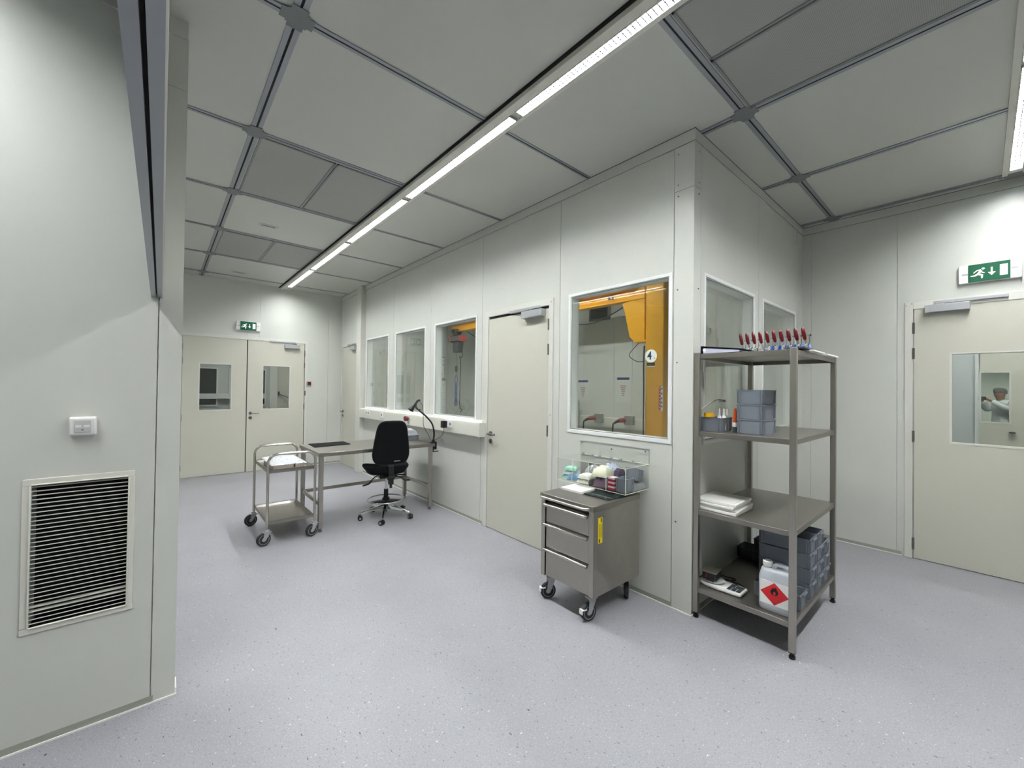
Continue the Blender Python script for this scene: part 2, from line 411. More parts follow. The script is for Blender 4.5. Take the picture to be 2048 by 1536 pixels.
# luminaires
def luminaire(loc, rz, length, label, wid=.058):
    t = E_('ceiling_light', label, 'ceiling light', loc, rz, 'linear luminaires in the ceiling')
    h = length/2
    g = MB(); g.box(-wid/2, wid/2, -h, h, .004, .006); g.build('diffuser', LAMPM, t)
    g = MB(); n = max(2, int(length/.028))
    for i in range(n+1):
        y = -h+i*length/n; g.box(-wid/2, wid/2, y-.0030, y+.0030, -.0015, .003)
    for x in (-wid/6, wid/6): g.box(x-.0024, x+.0024, -h, h, -.0015, .003)
    g.build('louvre', mat('louvre_grey', (120, 124, 130), .4), t)
    g = MB(); g.box(-wid/2-.006, -wid/2, -h-.006, h+.006, -.004, .01); g.box(wid/2, wid/2+.006, -h-.006, h+.006, -.004, .01)
    g.box(-wid/2, wid/2, -h-.006, -h, -.004, .01); g.box(-wid/2, wid/2, h, h+.006, -.004, .01); g.box(-wid/2-.006, wid/2+.006, -h-.006, h+.006, .008, .012)
    g.build('housing', CREAM, t); return t
segs = [(8.205, 6.80), (6.70, 5.205), (5.11, 3.615), (3.53, 2.035), (1.965, .475), (.40, -1.09)]
names = ['lit light bar at the far end of the ceiling strip, touching the far wall', 'second light bar from the far wall in the ceiling strip', 'third light bar from the far wall in the ceiling strip', 'fourth light bar from the far wall, ending above the main door',
         'nearest lit light bar of the ceiling strip, running off the top edge', 'light bar of the ceiling strip overhead beside the camera']
for (a, b), nm in zip(segs, names): luminaire((1.735, (a+b)/2, 3.338), 0, a-b, nm)
g = MB(); g.box(1.646, 1.700, -3.7, YF-.012, 3.338, ZC); g.box(1.771, 1.797, -3.7, YF-.012, 3.338, ZC); g.box(1.70, 1.771, -3.7, YF-.012, 3.352, ZC)
g.mi = 1; g.box(1.630, 1.646, -3.7, YF-.012, ZC-.012, ZC)
S(g.build('trim_12', [CREAM, GAP]))
for (a, b), nm in zip(((5.085, 3.53), (3.46, 1.95)), ('light bar at the right edge running to the right wall', 'light bar at the right edge, behind the one at the right wall')):
    luminaire(((a+b)/2, -.178, 3.338), PI/2, a-b, nm, .062)
g = MB(); g.box(1.85, 5.2, -.26, -.216, 3.338, ZC); g.box(1.85, 5.2, -.140, -.11, 3.338, ZC); g.box(1.85, 5.2, -.216, -.140, 3.352, ZC)
S(g.build('trim_13', CREAM))
for k, (a, b) in enumerate(((2.55, .62),)):
    luminaire((-.905, (a+b)/2, 3.338), 0, a-b, ('light bar left of the header near the grille wall', 'light bar left of the header above the camera', 'light bar left of the header behind the camera')[k])
for (a, b), k in zip(segs[1:3], (0, 1)):
    luminaire((-.905, (a+b)/2 if k < 2 else 3.14, 3.338), 0, a-b if k < 2 else .78, ('far light bar of the bay behind the grille wall', 'middle light bar of the bay behind the grille wall', 'short light bar of the bay behind the grille wall')[k])
strip('trim_14', [(-.975, -.941, -3.7, YL, 3.338, ZC), (-.869, -.835, -3.7, YL, 3.338, ZC), (-.941, -.869, -3.7, YL, 3.352, ZC), (-.975, -.941, YL+TH, YF, 3.338, ZC), (-.869, -.835, YL+TH, YF, 3.338, ZC), (-.941, -.869, YL+TH, YF, 3.352, ZC)], CREAM)
luminaire((4.0, 3.6, 3.338), 0, 1.5, 'light bar inside the glazed cabin near the crane')
luminaire((4.0, 6.4, 3.338), 0, 1.5, 'light bar inside the glazed cabin near the hoist')
# ---------------- windows ----------------
def window(name, ax, pos, d, u0, u1, label):
    t = E_(name, label, None, kind='structure')
    def B(g, ua, ub, a, b, za, zb):
        if ax == 'x': g.box(pos+d*a, pos+d*b, ua, ub, za, zb)
        else: g.box(ua, ub, pos+d*a, pos+d*b, za, zb)
    g = MB(); f = .026
    for (a, b, c, e) in ((u0-f, u1+f, WZ0-f, WZ0), (u0-f, u1+f, WZ1, WZ1+f), (u0-f, u0, WZ0, WZ1), (u1, u1+f, WZ0, WZ1)): B(g, a, b, -.006, .002, c, e)
    for (a, b, c, e) in ((u0, u1, WZ0, WZ0+.006), (u0, u1, WZ1-.006, WZ1), (u0, u0+.006, WZ0, WZ1), (u1-.006, u1, WZ0, WZ1)): B(g, a, b, .002, TH+.004, c, e)
    g.build('window_frame', WFRAME, t, bevel=.0015)
    for a in (.006, .086):
        g = MB(); B(g, u0+.006, u1-.006, a, a+.006, WZ0+.006, WZ1-.006); g.build('window_pane', GLASS, t)
    g = MB()
    for (a, b, c, e) in ((u0, u1, WZ0, WZ0+.01), (u0, u1, WZ1-.009, WZ1), (u0, u0+.009, WZ0, WZ1), (u1-.009, u1, WZ0, WZ1)): B(g, a, b, .003, .0055, c, e)
    g.build('window_gasket', mat('grey_gasket', (105, 108, 106), .6), t)
for i, (a, b) in enumerate(WINS): window('window_%d' % (i+1), 'x', XM, 1, b, a, None)
for i, (a, b) in enumerate(BW): window('window_%d' % (i+5), 'y', YC, 1, a, b, None)
# ---------------- doors ----------------
def frame_x(g, pos, d, u0, u1, z1, w=.06, t=.012, depth=.1):
    """outer casing u0..u1,z1; w = visible width"""
    g.box(pos-d*t, pos+d*depth, u0, u0+w, 0, z1); g.box(pos-d*t, pos+d*depth, u1-w, u1, 0, z1); g.box(pos-d*t, pos+d*depth, u0+w, u1-w, z1-w-.01, z1)
def swap(g): g.v = [(y, x, z) for x, y, z in g.v]; return g
def rings(u0, u1, z0, z1, holes):
    out = []; us = sorted(set([u0, u1]+[h for H in holes for h in H[:2]]))
    for p, q in zip(us[:-1], us[1:]):
        mid = (p+q)/2; zs = z0
        for h in holes:
            if h[0] < mid < h[1]: out.append((p, q, zs, h[2])); zs = h[3]
        out.append((p, q, zs, z1))
    return out
def door_leaf(parent, ax, pos, d, u0, u1, z1, glz=None, face=0.0):
    def fix(g): return swap(g) if ax == 'y' else g
    g = MB()
    for (p, q, a, b) in rings(u0, u1, .006, z1, [glz] if glz else []): g.box(pos+d*face, pos+d*(face+.045), p, q, a, b)
    L = fix(g).build('door_leaf', DOOR, parent)
    if glz:
        a, b, c, e = glz; g = MB(); f = .012
        for q in ((a-f, b+f, c-f, c), (a-f, b+f, e, e+f), (a-f, a, c, e), (b, b+f, c, e)):
            g.box(pos+d*(face-.003), pos+d*face, *q); g.box(pos+d*(face+.045), pos+d*(face+.048), *q)
        for q in ((a, b, c, c+.004), (a, b, e-.004, e), (a, a+.004, c, e), (b-.004, b, c, e)): g.box(pos+d*face, pos+d*(face+.045), *q)
        fix(g).build('glazing_bead', FRAME, L)
        g = MB(); g.box(pos+d*(face+.004), pos+d*(face+.010), a+.004, b-.004, c+.004, e-.004); fix(g).build('door_pane', GLASSD, L)
    return L
def hinges(parent, ax, x, u, d, zs):
    for z in zs:
        g = MB(); g.cyl((x, u, z-.052), (x, u, z+.052), .009, n=12); g.cyl((x, u, z-.002), (x, u, z+.002), .0105, n=12)
        (swap(g) if ax == 'y' else g).build('hinge', SATIN, parent, smooth=True)
def handle(parent, ax, pos, d, u, du, z=1.047):
    """du = direction of the lever"""
    g = MB(); n = -d
    g.cyl((pos, u, z), (pos+n*.009, u, z), .026, n=24)
    g.tube(spline([(pos+n*.005, u, z), (pos+n*.045, u, z), (pos+n*.055, u+du*.012, z), (pos+n*.055, u+du*.07, z), (pos+n*.053, u+du*.128, z+.001)], 5), .0095)
    (swap(g) if ax == 'y' else g).build('door_handle', SATIN, parent, smooth=True)
    g = MB(); g.cyl((pos, u, z-.083), (pos+n*.009, u, z-.083), .026, n=24); g.cyl((pos+n*.009, u, z-.083), (pos+n*.022, u, z-.083), .010, n=12)
    (swap(g) if ax == 'y' else g).build('lock_rosette', SATIN, parent, smooth=True)
def closer(parent, ax, pos, d, ua, ub, ra, rb, z0=2.248, z1=2.318, rz=2.335):
    n = -d
    g = MB(); g.box(pos, pos+n*.062, ua, ub, z0, z1); b = (swap(g) if ax == 'y' else g).build('door_closer', CLOSER, parent, bevel=.003)
    g = MB(); g.box(pos+n*.0, pos+n*.026, ra, rb, rz, rz+.026); (swap(g) if ax == 'y' else g).build('slide_rail', CLOSER, b, bevel=.002)
    g = MB(); c = (ua*.25+ub*.75) if abs(ub-ra) > abs(ua-ra) else (ua*.75+ub*.25)
    g.tube([(pos+n*.03, c, z1), (pos+n*.03, c, rz-.004)], .009); g.tube([(pos+n*.03, c, rz-.006), (pos+n*.02, (ra+rb)/2+(rb-ra)*.35, rz-.006)], .006)
    (swap(g) if ax == 'y' else g).build('closer_arm', SATIN, b)
# main door in the cabin wall
t = E_('door_1', None, kind='structure'); g = MB(); frame_x(g, XM, 1, 2.631, 3.680, 2.412, .055); g.build('door_frame', FRAME, t, bevel=.002)
box('door_gap', XM+.004, XM+.006, 2.686, 3.625, .006, 2.345, GAP, t)
door_leaf(t, 'x', XM, 1, 2.690, 3.619, 2.318, face=-.006); hinges(t, 'x', XM-.012, 2.688, 1, (2.163, 1.925, 1.152, .14))
handle(t, 'x', XM-.006, 1, 3.560, -1); closer(t, 'x', XM-.006, 1, 2.735, 3.02, 2.80, 3.25)
box('strike_plate', XM-.008, XM-.006, 3.626, 3.634, .93, 1.17, SATIN, t)
for z in (2.37, 1.3): box('frame_screw', XM-.0135, XM-.012, 2.65, 2.658, z, z+.008, SATIN, t)
# small door at the far end of the cabin wall
t = E_('door_3', None, kind='structure'); g = MB(); frame_x(g, XM, 1, 7.56, 8.53, 2.40, .055); g.build('door_frame', FRAME, t)
door_leaf(t, 'x', XM, 1, 7.62, 8.46, 2.32, face=-.006); handle(t, 'x', XM-.006, 1, 8.40, -1); hinges(t, 'x', XM-.012, 7.618, 1, (2.163, 1.925, 1.152, .14, .30))
closer(t, 'x', XM-.006, 1, 7.66, 7.93, 7.72, 8.15, rz=2.345)
# far double door
t = E_('door_2', None, kind='structure')
g = MB(); frame_x(g, YF, 1, .205, 2.145, 2.412, .045); swap(g).build('door_frame', FRAME, t, bevel=.002)
strip_ = MB()
for q in ((.248, .258, 0, 2.36), (1.148, 1.166, 0, 2.36), (2.088, 2.098, 0, 2.36)): strip_.box(q[0], q[1], YF+.004, YF+.03, q[2], q[3])
strip_.box(.248, 2.098, YF+.004, YF+.03, 2.352, 2.366); strip_.build('door_gap', GAP, t)
door_leaf(t, 'y', YF, 1, .256, 1.150, 2.355, glz=(.485, .925, 1.115, 1.90), face=-.006)
door_leaf(t, 'y', YF, 1, 1.164, 2.090, 2.355, glz=(1.405, 1.838, 1.118, 1.905), face=-.006)
hinges(t, 'y', YF-.012, .252, 1, (2.17, 1.94, 1.0, .17)); hinges(t, 'y', YF-.012, 2.094, 1, (2.17, 1.94, 1.15, .2))
handle(t, 'y', YF-.006, 1, 1.218, 1); closer(t, 'y', YF-.006, 1, 1.74, 2.0, 1.50, 1.93, rz=2.345)
box('latch_box', 2.098, 2.12, YF-.016, YF-.012, 1.36, 1.45, SATIN, t)
# right exit door
t = E_('door_4', None, kind='structure'); g = MB(); frame_x(g, XR, 1, -.56, .482, 2.418, .057); g.build('door_frame', FRAME, t, bevel=.002)
DG = (-.31, .177, 1.113, 1.913)
door_leaf(t, 'x', XR, 1, -.497, .417, 2.372, glz=DG, face=-.006); hinges(t, 'x', XR-.012, .4215, 1, (2.17, 1.93, 1.147, .14))
handle(t, 'x', XR-.006, 1, -.44, 1); closer(t, 'x', XR-.006, 1, .065, .345, -.15, .29, z0=2.30, z1=2.368, rz=2.378)
for z, u in ((2.385, .47), (2.40, .435)): box('frame_screw', XR-.0135, XR-.012, u-.004, u+.004, z, z+.008, SATIN, t)
# ---------------- space beyond the exit door ----------------
NX = 7.1
NW = (-.62, .02, 0, 2.2)
wall('wall_airlock', 'x', NX, 1, -3.0, 2.2, seams=(.27, .045, -1.2), holes=[NW], z1=2.8, m=mat('airlock_enamel', (196, 201, 200), .4))
t = E_('door_5', None, kind='structure')
door_leaf(t, 'x', NX, 1, -.60, .012, 2.16, glz=(-.205, .006, 1.240, 1.80), face=.01)
box('door_latch', NX-.03, NX+.01, -.245, -.20, 1.13, 1.14, BLACKP, t)
AR = mat('back_room_grey', (206, 212, 200), .6)
AW = mat('airlock_wall', (190, 194, 192), .5)
S(box('wall_airlock_left', XR+.1, NX, 1.4, 1.5, 0, 2.8, AW)); S(box('wall_airlock_right', XR+.1, NX, -1.6, -1.5, 0, 2.8, AW)); S(box('ceiling_airlock', XR+TH, NX+.1, -3, 2.2, 2.8, 2.88, CEIL))
S(box('wall_rear_left', NX+.1, 18.2, 2.1, 2.2, 0, 2.8, AR)); S(box('wall_rear_right', NX+.1, 18.2, -3, -2.9, 0, 2.8, AR)); S(box('wall_rear_end', 18.2, 18.3, -3, 2.2, 0, 2.8, AR)); S(box('ceiling_rear', NX+.1, 18.3, -3, 2.2, 2.8, 2.88, CEIL))
luminaire((6.25, -.2, 2.77), 0, 1.1, 'added light bar beyond the exit door'); luminaire((12.9, -.3, 2.77), 0, 1.5, 'light bar in the rearmost room beyond the exit door'); luminaire((16.6, -.3, 2.77), 0, 2.4, 'farthest added lamp in the rearmost room beyond the exit door')  # unseen lamps added so the spaces behind the exit door are lit
S(box('trim_15', NX-.03, NX, .02, .05, 0, 2.8, mat('airlock_trim', (210, 214, 212), .4)))
# corridor beyond the double door
CW = mat('corridor_wall', (186, 190, 186), .5)
S(box('wall_corridor_end', -.8, 4.0, 11.2, 11.3, 0, 3.0, CW)); S(box('wall_corridor_left', -.9, -.8, YF+TH, 11.3, 0, 3.0, CW)); S(box('wall_corridor_right', 4.0, 4.1, YF+TH, 11.3, 0, 3.0, CW)); S(box('ceiling_corridor', -.9, 4.1, YF+TH, 11.3, 3.0, 3.08, CEIL))
luminaire((1.5, 9.9, 2.97), PI/2, 1.4, 'added light bar in the corridor beyond the double door')  # unseen lamp added to brighten the corridor behind the door glass
for nm, a, b in (('window_7', -.05, .935), ('window_8', 1.20, 1.87)):
    t = E_(nm, None, kind='structure')
    box('window_pane', a, b, 11.165, 11.17, 1.10, 1.90, mat('dark_pane', (44, 50, 50), .12), t); box('window_frame', a-.03, b+.03, 11.17, 11.2, 1.07, 1.93, FRAME, t)
S(box('trim_16', -.8, 1.9, 11.10, 11.2, 1.235, 1.35, mat('corridor_rail', (206, 208, 204), .5)))
S(box('trim_17', 1.97, 2.13, 11.12, 11.2, 0, 3.0, FRAME))
t = E_('door_6', None, kind='structure'); box('door_leaf', 2.14, 2.95, 11.16, 11.2, .01, 2.2, DOOR, t); box('lock_plate', 2.145, 2.18, 11.13, 11.16, 1.31, 1.40, BLACKP, t)
g = MB(); g.tube(spline([(2.17, 11.13, 1.33), (2.3, 11.05, 1.28), (2.5, 11.0, 1.16)], 5), .014); g.build('door_handle', SATIN, t, smooth=True)
# =====================================================  OBJECTS  =====================================================
# ---- return air grille in the left wall ----
t = E_('air_grille', 'large louvred air grille with cream frame low in the left wall', 'air grille', (-.258, YL, .81))
g = MB(); a, b, c, e = -.434+.258, -.085+.258, .482-.81, 1.138-.81
for q in ((a, b, c, c+.028), (a, b, e-.028, e), (a, a+.026, c+.028, e-.028), (b-.024, b, c+.028, e-.028)): g.box(q[0], q[1], -.006, 0, q[2], q[3])
ia, ib, ic, ie = a+.026, b-.024, c+.028, e-.028
for q in ((ia-.006, ia, ic, ie), (ib, ib+.006, ic, ie), (ia, ib, ic-.006, ic), (ia, ib, ie, ie+.006)): g.box(q[0], q[1], -.012, -.006, q[2], q[3])
g.build('grille_frame', CREAM, t, bevel=.0025)
g = MB(); n = 33
for i in range(n):
    z = ic+(i+.5)*(ie-ic)/n; M = Matrix.Translation((0, .010, z))@Matrix.Rotation(math.radians(-17 if i not in (3, 4) else 14), 4, 'X'); g.box(ia, ib, -.008, .008, -.0018, .0018, M)
g.build('louvre_blades', mat('blade_cream', (205, 205, 196), .4), t)
g = MB(); g.box(ia-.005, ib+.005, .14, .15, ic-.005, ie+.005); g.box(ia-.005, ia-.002, .001, .15, ic-.005, ie+.005); g.box(ib+.002, ib+.005, .001, .15, ic-.005, ie+.005); g.box(ia, ib, .001, .15, ie+.001, ie+.004); g.box(ia, ib, .001, .15, ic-.004, ic-.001)
g.build('dark_duct', GAP, t)
# hairline seams around the grille
# ---- wall data outlet ----
t = E_('wall_socket', 'white wall box with two data ports on the left wall', 'wall socket', (-.259, YL, 1.357))
g = MB(); g.box(-.043, .043, -.030, 0, -.041, .041); g.build('back_box', WHITEP, t, bevel=.005)
box('cover_frame', -.040, .040, -.036, -.030, -.036, .036, WHITEP, t, bevel=.003)
box('port_plate', -.026, .026, -.039, -.036, -.026, .028, mat('port_grey', (196, 198, 196), .4), t, bevel=.001)
g = MB(); 
for x in (-.013, .013): g.box(x-.009, x+.009, -.0405, -.039, -.004, .006)
g.build('port_shutter', WHITEP, t); g = MB(); g.box(-.003, .003, -.0402, -.039, -.017, -.013); g.build('port_screw', BLACKP, t)
# ---- exit signs ----
def person_poly():
    s = 1/100.
    polys = []
    polys.append([(34, 78), (44, 84), (66, 92), (74, 84), (70, 72), (60, 60), (52, 50), (66, 44), (64, 38), (78, 32), (82, 38), (72, 46), (60, 56)][:0])
    def limb(pts, w):
        out = []
        for i in range(len(pts)-1):
            (x0, y0), (x1, y1) = pts[i], pts[i+1]; dx, dy = x1-x0, y1-y0; L = math.hypot(dx, dy); nx, ny = -dy/L*w[i]/2, dx/L*w[i]/2; mx, my = -dy/L*w[i+1]/2, dx/L*w[i+1]/2
            out.append([(x0+nx, y0+ny), (x1+mx, y1+my), (x1-mx, y1-my), (x0-nx, y0-ny)])
            out.append([(x1+w[i+1]/2*math.cos(k*PI/4), y1+w[i+1]/2*math.sin(k*PI/4)) for k in range(8)])
        return out
    P = []
    P += limb([(66, 74), (46, 44)], [17, 15])                 # trunk
    P += limb([(64, 78), (40, 74), (22, 58)], [10, 8, 7])     # rear arm
    P += limb([(60, 66), (72, 56), (84, 50)], [9, 8, 6])      # front arm
    P += limb([(44, 44), (30, 34), (4, 32)], [15, 12, 6])     # rear leg
    P += limb([(48, 44), (72, 34), (70, 12)], [14, 12, 11])   # front leg
    P.append([(78+10*math.cos(k*PI/6), 86+8*math.sin(k*PI/6)) for k in range(12)])
    return P
def exit_sign(label, loc, rz, L=.362):
    t = E_('exit_sign', label, 'exit sign', loc, rz, 'exit signs'); h = .08
    box('sign_body', -L/2, L/2, -.035, 0, -h, h, WHITEP, t, bevel=.004)
    gl, gr = -L/2+.058, L/2-.062
    g = MB(); g.box(gl, gr, -.041, -.035, -h+.004, h-.004); g.build('green_panel', GREEN, t, bevel=.001)
    g = MB(); W = gr-gl; sc = .00095
    for p in person_poly():
        if p: g.prism([(gl+.012+x*sc, -h+.022+y*sc*1.1) for x, y in p], -.0425, -.041)
    cx = gl+W*.57
    g.box(cx-.005, cx+.005, -.0425, -.041, -.008, .035); g.prism([(cx-.022, -.006), (cx+.022, -.006), (cx, -.034)], -.0425, -.041)
    g.box(gl+W*.76, gl+W*.94, -.0425, -.041, -.045, .047)
    g.build('pictogram', SIGNW, t)
    box('clip', -L/2+.020, -L/2+.056, -.037, -.035, -.010, .004, CLOSER, t); box('clip', L/2-.058, L/2-.022, -.037, -.035, -.002, .012, CLOSER, t)
    return t
exit_sign('green exit sign on the far wall above the double door', (1.162, YF-.001, 2.597), 0)
exit_sign('green exit sign on the right wall above the single door', (XR-.001, -.043, 2.609), -PI/2, .355)
# ---- alarm box beside the far double door ----
t = E_('alarm_button', 'small grey box with red button right of the double door', 'alarm button', (2.175, YF, 1.594))
box('box_body', -.04, .04, -.03, 0, -.04, .04, mat('alarm_grey', (150, 150, 150), .4), t, bevel=.003); box('red_cover', -.026, .030, -.042, -.03, -.028, .028, REDP, t, bevel=.002)
# ---- trunking on the cabin wall ----
t = E_('cable_trunking', 'long cream cable trunking under the three cabin windows', 'cable trunking', (XM-.0005, 5.3, 1.08))
g = MB(); g.box(-.095, 0, -1.62, 1.98, -.078, .078); g.build('trunking_body', CREAM, t, bevel=.004)
g = MB(); g.box(-.097, -.095, -1.615, 1.975, -.062, .062); g.build('trunking_cover', CREAM, t, bevel=.001)
box('end_cap', -.099, 0, -1.642, -1.622, -.080, .080, CREAM, t, bevel=.003)
g = MB(); g.box(-.028, .0, -1.60, 1.90, .078, .1); g.build('sill_strip', WFRAME, t)
def socket(y, z, label, kind):
    x = XM-.0985
    t = E_('wall_socket', label, 'wall socket', (x, y, z), group='sockets on the cream trunking')
    if kind == 'red':
        box('socket_plate', -.012, 0, -.04, .04, -.045, .045, WHITEP, t, bevel=.003)
        g = MB(); g.cyl((-.012, 0, 0), (-.05, 0, 0), .034, .034, n=24); g.cyl((-.05, 0, 0), (-.062, 0, 0), .038, .034, n=24); g.build('red_cap', REDP, t, smooth=True)
        return
    n = 2 if kind == 'double' else 1; w_ = .042*n
    box('socket_plate', -.012, 0, -w_, w_, -.042, .042, WHITEP, t, bevel=.003)
    for k in range(n):
        yy = (-w_+.042)+k*.084
        g = MB(); g.lathe([(.021, -.0125), (.021, -.0115), (.019, -.0115)], (0, yy, 0), axis='x'); g.build('socket_ring', WHITEP, t)
        g = MB(); g.cyl((-.0135, yy, 0), (-.0120, yy, 0), .018, n=20); g.build('socket_well', mat('socket_shade', (120, 122, 122), .5), t)
socket(6.86, 1.10, 'double white socket at the far end of the cream trunking', 'double')
socket(6.27, 1.10, 'single white socket on the trunking, second from the far end', 'single')
socket(5.36, 1.10, 'white outlet with round red cap on the trunking behind the lamp', 'red')
socket(4.28, 1.105, 'double white socket on the trunking that holds the black adapter', 'double')
t = E_('power_adapter', 'black plug-in power adapter in the socket above the bench end', 'power adapter', (XM-.112, 4.33, 1.10))
box('adapter_body', -.06, 0, -.03, .03, -.045, .04, BLACKP, t, bevel=.005)
g = MB(); g.tube(spline([(-.03, 0, -.045), (-.035, 0, -.09), (-.03, .05, -.15), (-.05, .14, -.2), (-.06, .22, -.235), (-.05, .27, -.245)], 6), .0028, n=6); g.build('adapter_cable', BLACKP, t, smooth=True)
# =============== work bench ===============
BX0, BX1, BY0, BY1, BZ = 1.27, 2.66, 4.56, 5.36, .84
t = E_('work_bench', 'long stainless steel work bench against the cabin wall', 'work bench', (0, 0, 0))
g = MB(); g.box(BX0, BX1, BY0, BY1, BZ-.006, BZ); g.box(BX0, BX1, BY0, BY0+.004, BZ-.042, BZ-.006); g.box(BX0, BX1, BY1-.004, BY1, BZ-.042, BZ-.006); g.box(BX0, BX0+.004, BY0, BY1, BZ-.042, BZ-.006); g.box(BX1-.004, BX1, BY0, BY1, BZ-.042, BZ-.006)
g.build('tabletop', STEELD, t, bevel=.002)
for x, y in ((BX0+.035, BY0+.04), (BX0+.035, BY1-.04), (BX1-.045, BY0+.04), (BX1-.045, BY1-.05)):
    L = box('leg', x-.022, x+.022, y-.022, y+.022, .035, BZ-.006, STEEL, t, bevel=.003)
    g = MB(); g.cyl((x, y, 0), (x, y, .035), .015, n=14); g.cyl((x, y, 0), (x, y, .008), .021, n=14); g.build('adjustable_foot', SATIN, L, smooth=True)
for q in ((BX0+.024, BX0+.046, BY0+.062, BY1-.062), (BX1-.056, BX1-.034, BY0+.062, BY1-.072), (BX0+.057, BX1-.067, BY1-.062, BY1-.038)): box('stretcher', q[0], q[1], q[2], q[3], .27, .31, STEEL, t, bevel=.002)
# things on the bench
g = MB(); g.prism([(1.345, 5.0), (1.768, 5.05), (1.775, 5.34), (1.36, 5.34)], BZ, BZ+.006, 'z'); tag(g.build('bench_mat', mat('matt_rubber', (20, 20, 22), .9, spec=.15), bevel=.001), 'flat black mat lying on the left end of the bench', 'mat')
def crumple(w_, d, h, seed, nx=14, ny=12, amp=1.0, rough=.22):
    """wrinkled bag surface: two skins joined at the rim"""
    rnd = random.Random(seed); g = MB(); rings_ = []
    ph = [(rnd.uniform(5, 16), rnd.uniform(5, 16), rnd.uniform(0, 6)) for _ in range(7)]
    top = []
    for j in range(ny+1):
        row = []
        for i in range(nx+1):
            u, v = i/nx*2-1, j/ny*2-1; e = max(0, (1-u**4))**.5*max(0, (1-v**4))**.5
            f = .8*sum(abs(math.sin(a*u+b*v+c)) for a, b, c in ph)/len(ph)+rough*rnd.random()
            row.append((u*w_/2*(1-.06*rnd.random()), v*d/2*(1-.06*rnd.random()), h*e*(.45+.75*f*amp)+.002))
        top.append(row)
    n = nx+1
    vs = [p for r in top for p in r]+[(p[0], p[1], .0005) for r in top for p in r]
    fs = []
    for j in range(ny):
        for i in range(nx):
            a = j*n+i; fs.append((a, a+1, a+1+n, a+n)); o = (ny+1)*n; fs.append((a+o, a+n+o, a+1+n+o, a+1+o))
    rim = [i for i in range(n)]+[j*n+nx for j in range(1, ny+1)]+[ny*n+i for i in range(nx-1, -1, -1)]+[j*n for j in range(ny-1, 0, -1)]
    o = (ny+1)*n
    for k in range(len(rim)):
        a, b = rim[k], rim[(k+1) % len(rim)]; fs.append((a, a+o, b+o, b))
    return g.add(vs, fs)
def bin_mesh(w_, d, h, th=.0035):
    g = MB(); dr = .005
    g.box(-w_/2+dr, w_/2-dr, -d/2+dr, d/2-dr, 0, th)
    for sx in (-1, 1): g.loft([[(sx*(w_/2-dr), -d/2+dr, 0), (sx*(w_/2-dr), d/2-dr, 0), (sx*(w_/2-dr-th), d/2-dr, 0), (sx*(w_/2-dr-th), -d/2+dr, 0)], [(sx*w_/2, -d/2, h), (sx*w_/2, d/2, h), (sx*(w_/2-th), d/2, h), (sx*(w_/2-th), -d/2, h)]])
    for sy in (-1, 1): g.loft([[(-w_/2+dr, sy*(d/2-dr), 0), (w_/2-dr, sy*(d/2-dr), 0), (w_/2-dr, sy*(d/2-dr-th), 0), (-w_/2+dr, sy*(d/2-dr-th), 0)], [(-w_/2, sy*d/2, h), (w_/2, sy*d/2, h), (w_/2, sy*(d/2-th), h), (-w_/2, sy*(d/2-th), h)]])
    return g
def make_bin(name, w_, d, h, label, loc, m=BINM, rz=0, group=None, front=None, cat='storage bin'):
    t = E_(name, label, cat, loc, rz, group)
    g = bin_mesh(w_, d, h); r = .0028
    for sx in (-1, 1):
        for sy in (-1, 1):
            for o1 in (.006, .020): g.box(sx*(w_/2-o1-.0035), sx*(w_/2-o1), sy*(d/2-.006), sy*(d/2+.0025), .006, h-.006); g.box(sx*(w_/2-.006), sx*(w_/2+.0025), sy*(d/2-o1-.0035), sy*(d/2-o1), .006, h-.006)
    g.build('bin_shell', m, t)
    g = MB()
    for q in ((-w_/2-r, w_/2+r, -d/2-r, -d/2+.001), (-w_/2-r, w_/2+r, d/2-.001, d/2+r), (-w_/2-r, -w_/2+.001, -d/2, d/2), (w_/2-.001, w_/2+r, -d/2, d/2)): g.box(*q, h-.006, h)
    g.build('rim', m, t)
    if front == 'grip':
        box('grip_edge', -w_*.28, w_*.28, -d/2-.012, -d/2-.0045, h-.014, h, m, t, bevel=.002)
    return t
b = make_bin('storage_bin', .26, .16, .062, 'low grey tray on the bench behind the chair, under a clear bag', (2.525, 5.07, BZ))
o = crumple(.27, .17, .085, 5).build('plastic_bag', FILM, smooth=True, loc=(2.52, 5.08, BZ+.063)); tag(o, 'crumpled clear plastic bag lying in the low grey tray on the bench', 'plastic bag')
# bench lamp
t = E_('bench_lamp', 'black clamp-on bench lamp with curved arm at the bench corner', 'lamp', (2.655, 4.60, BZ))
g = MB(); g.box(-.04, .03, -.03, .03, .0, .012); g.box(.022, .034, -.03, .03, -.075, .012); g.box(-.02, .034, -.025, .025, -.085, -.072); g.cyl((.0, 0, -.11), (.0, 0, -.046), .006); g.box(-.01, .075, -.008, .008, -.118, -.108); g.cyl((0, 0, .012), (0, 0, .04), .018); g.build('clamp', BLACKP, t, bevel=.002)
arm = spline([(0, 0, .03), (.01, .002, .12), (-.01, .02, .24), (-.08, .06, .34), (-.17, .09, .42), (-.20, .11, .455)], 7)
MB().tube(arm, .0105, n=12).build('arm', BLACKP, t, smooth=True)
g = MB(); A = Vector((-.165, .125, .535)); B = Vector((-.25, .125, .43)); g.tube([(-.20, .11, .455), (-.19, .12, .49)], .012); g.cyl(A, A+(B-A)*.62, .015, n=14); g.cyl(A+(B-A)*.62, B+(B-A)*.12, .018, .038, n=20, cap=False); g.cyl(A, A+Vector((.03, 0, .01)), .012); g.build('lamp_head', BLACKP, t, smooth=True)
g = MB(); g.tube([(-.19, .11, .46), (-.16, .10, .42)], .005); g.tube([(-.165, .10, .425), (-.15, .07, .425)], .006); g.build('joint_knob', BLACKP, t)
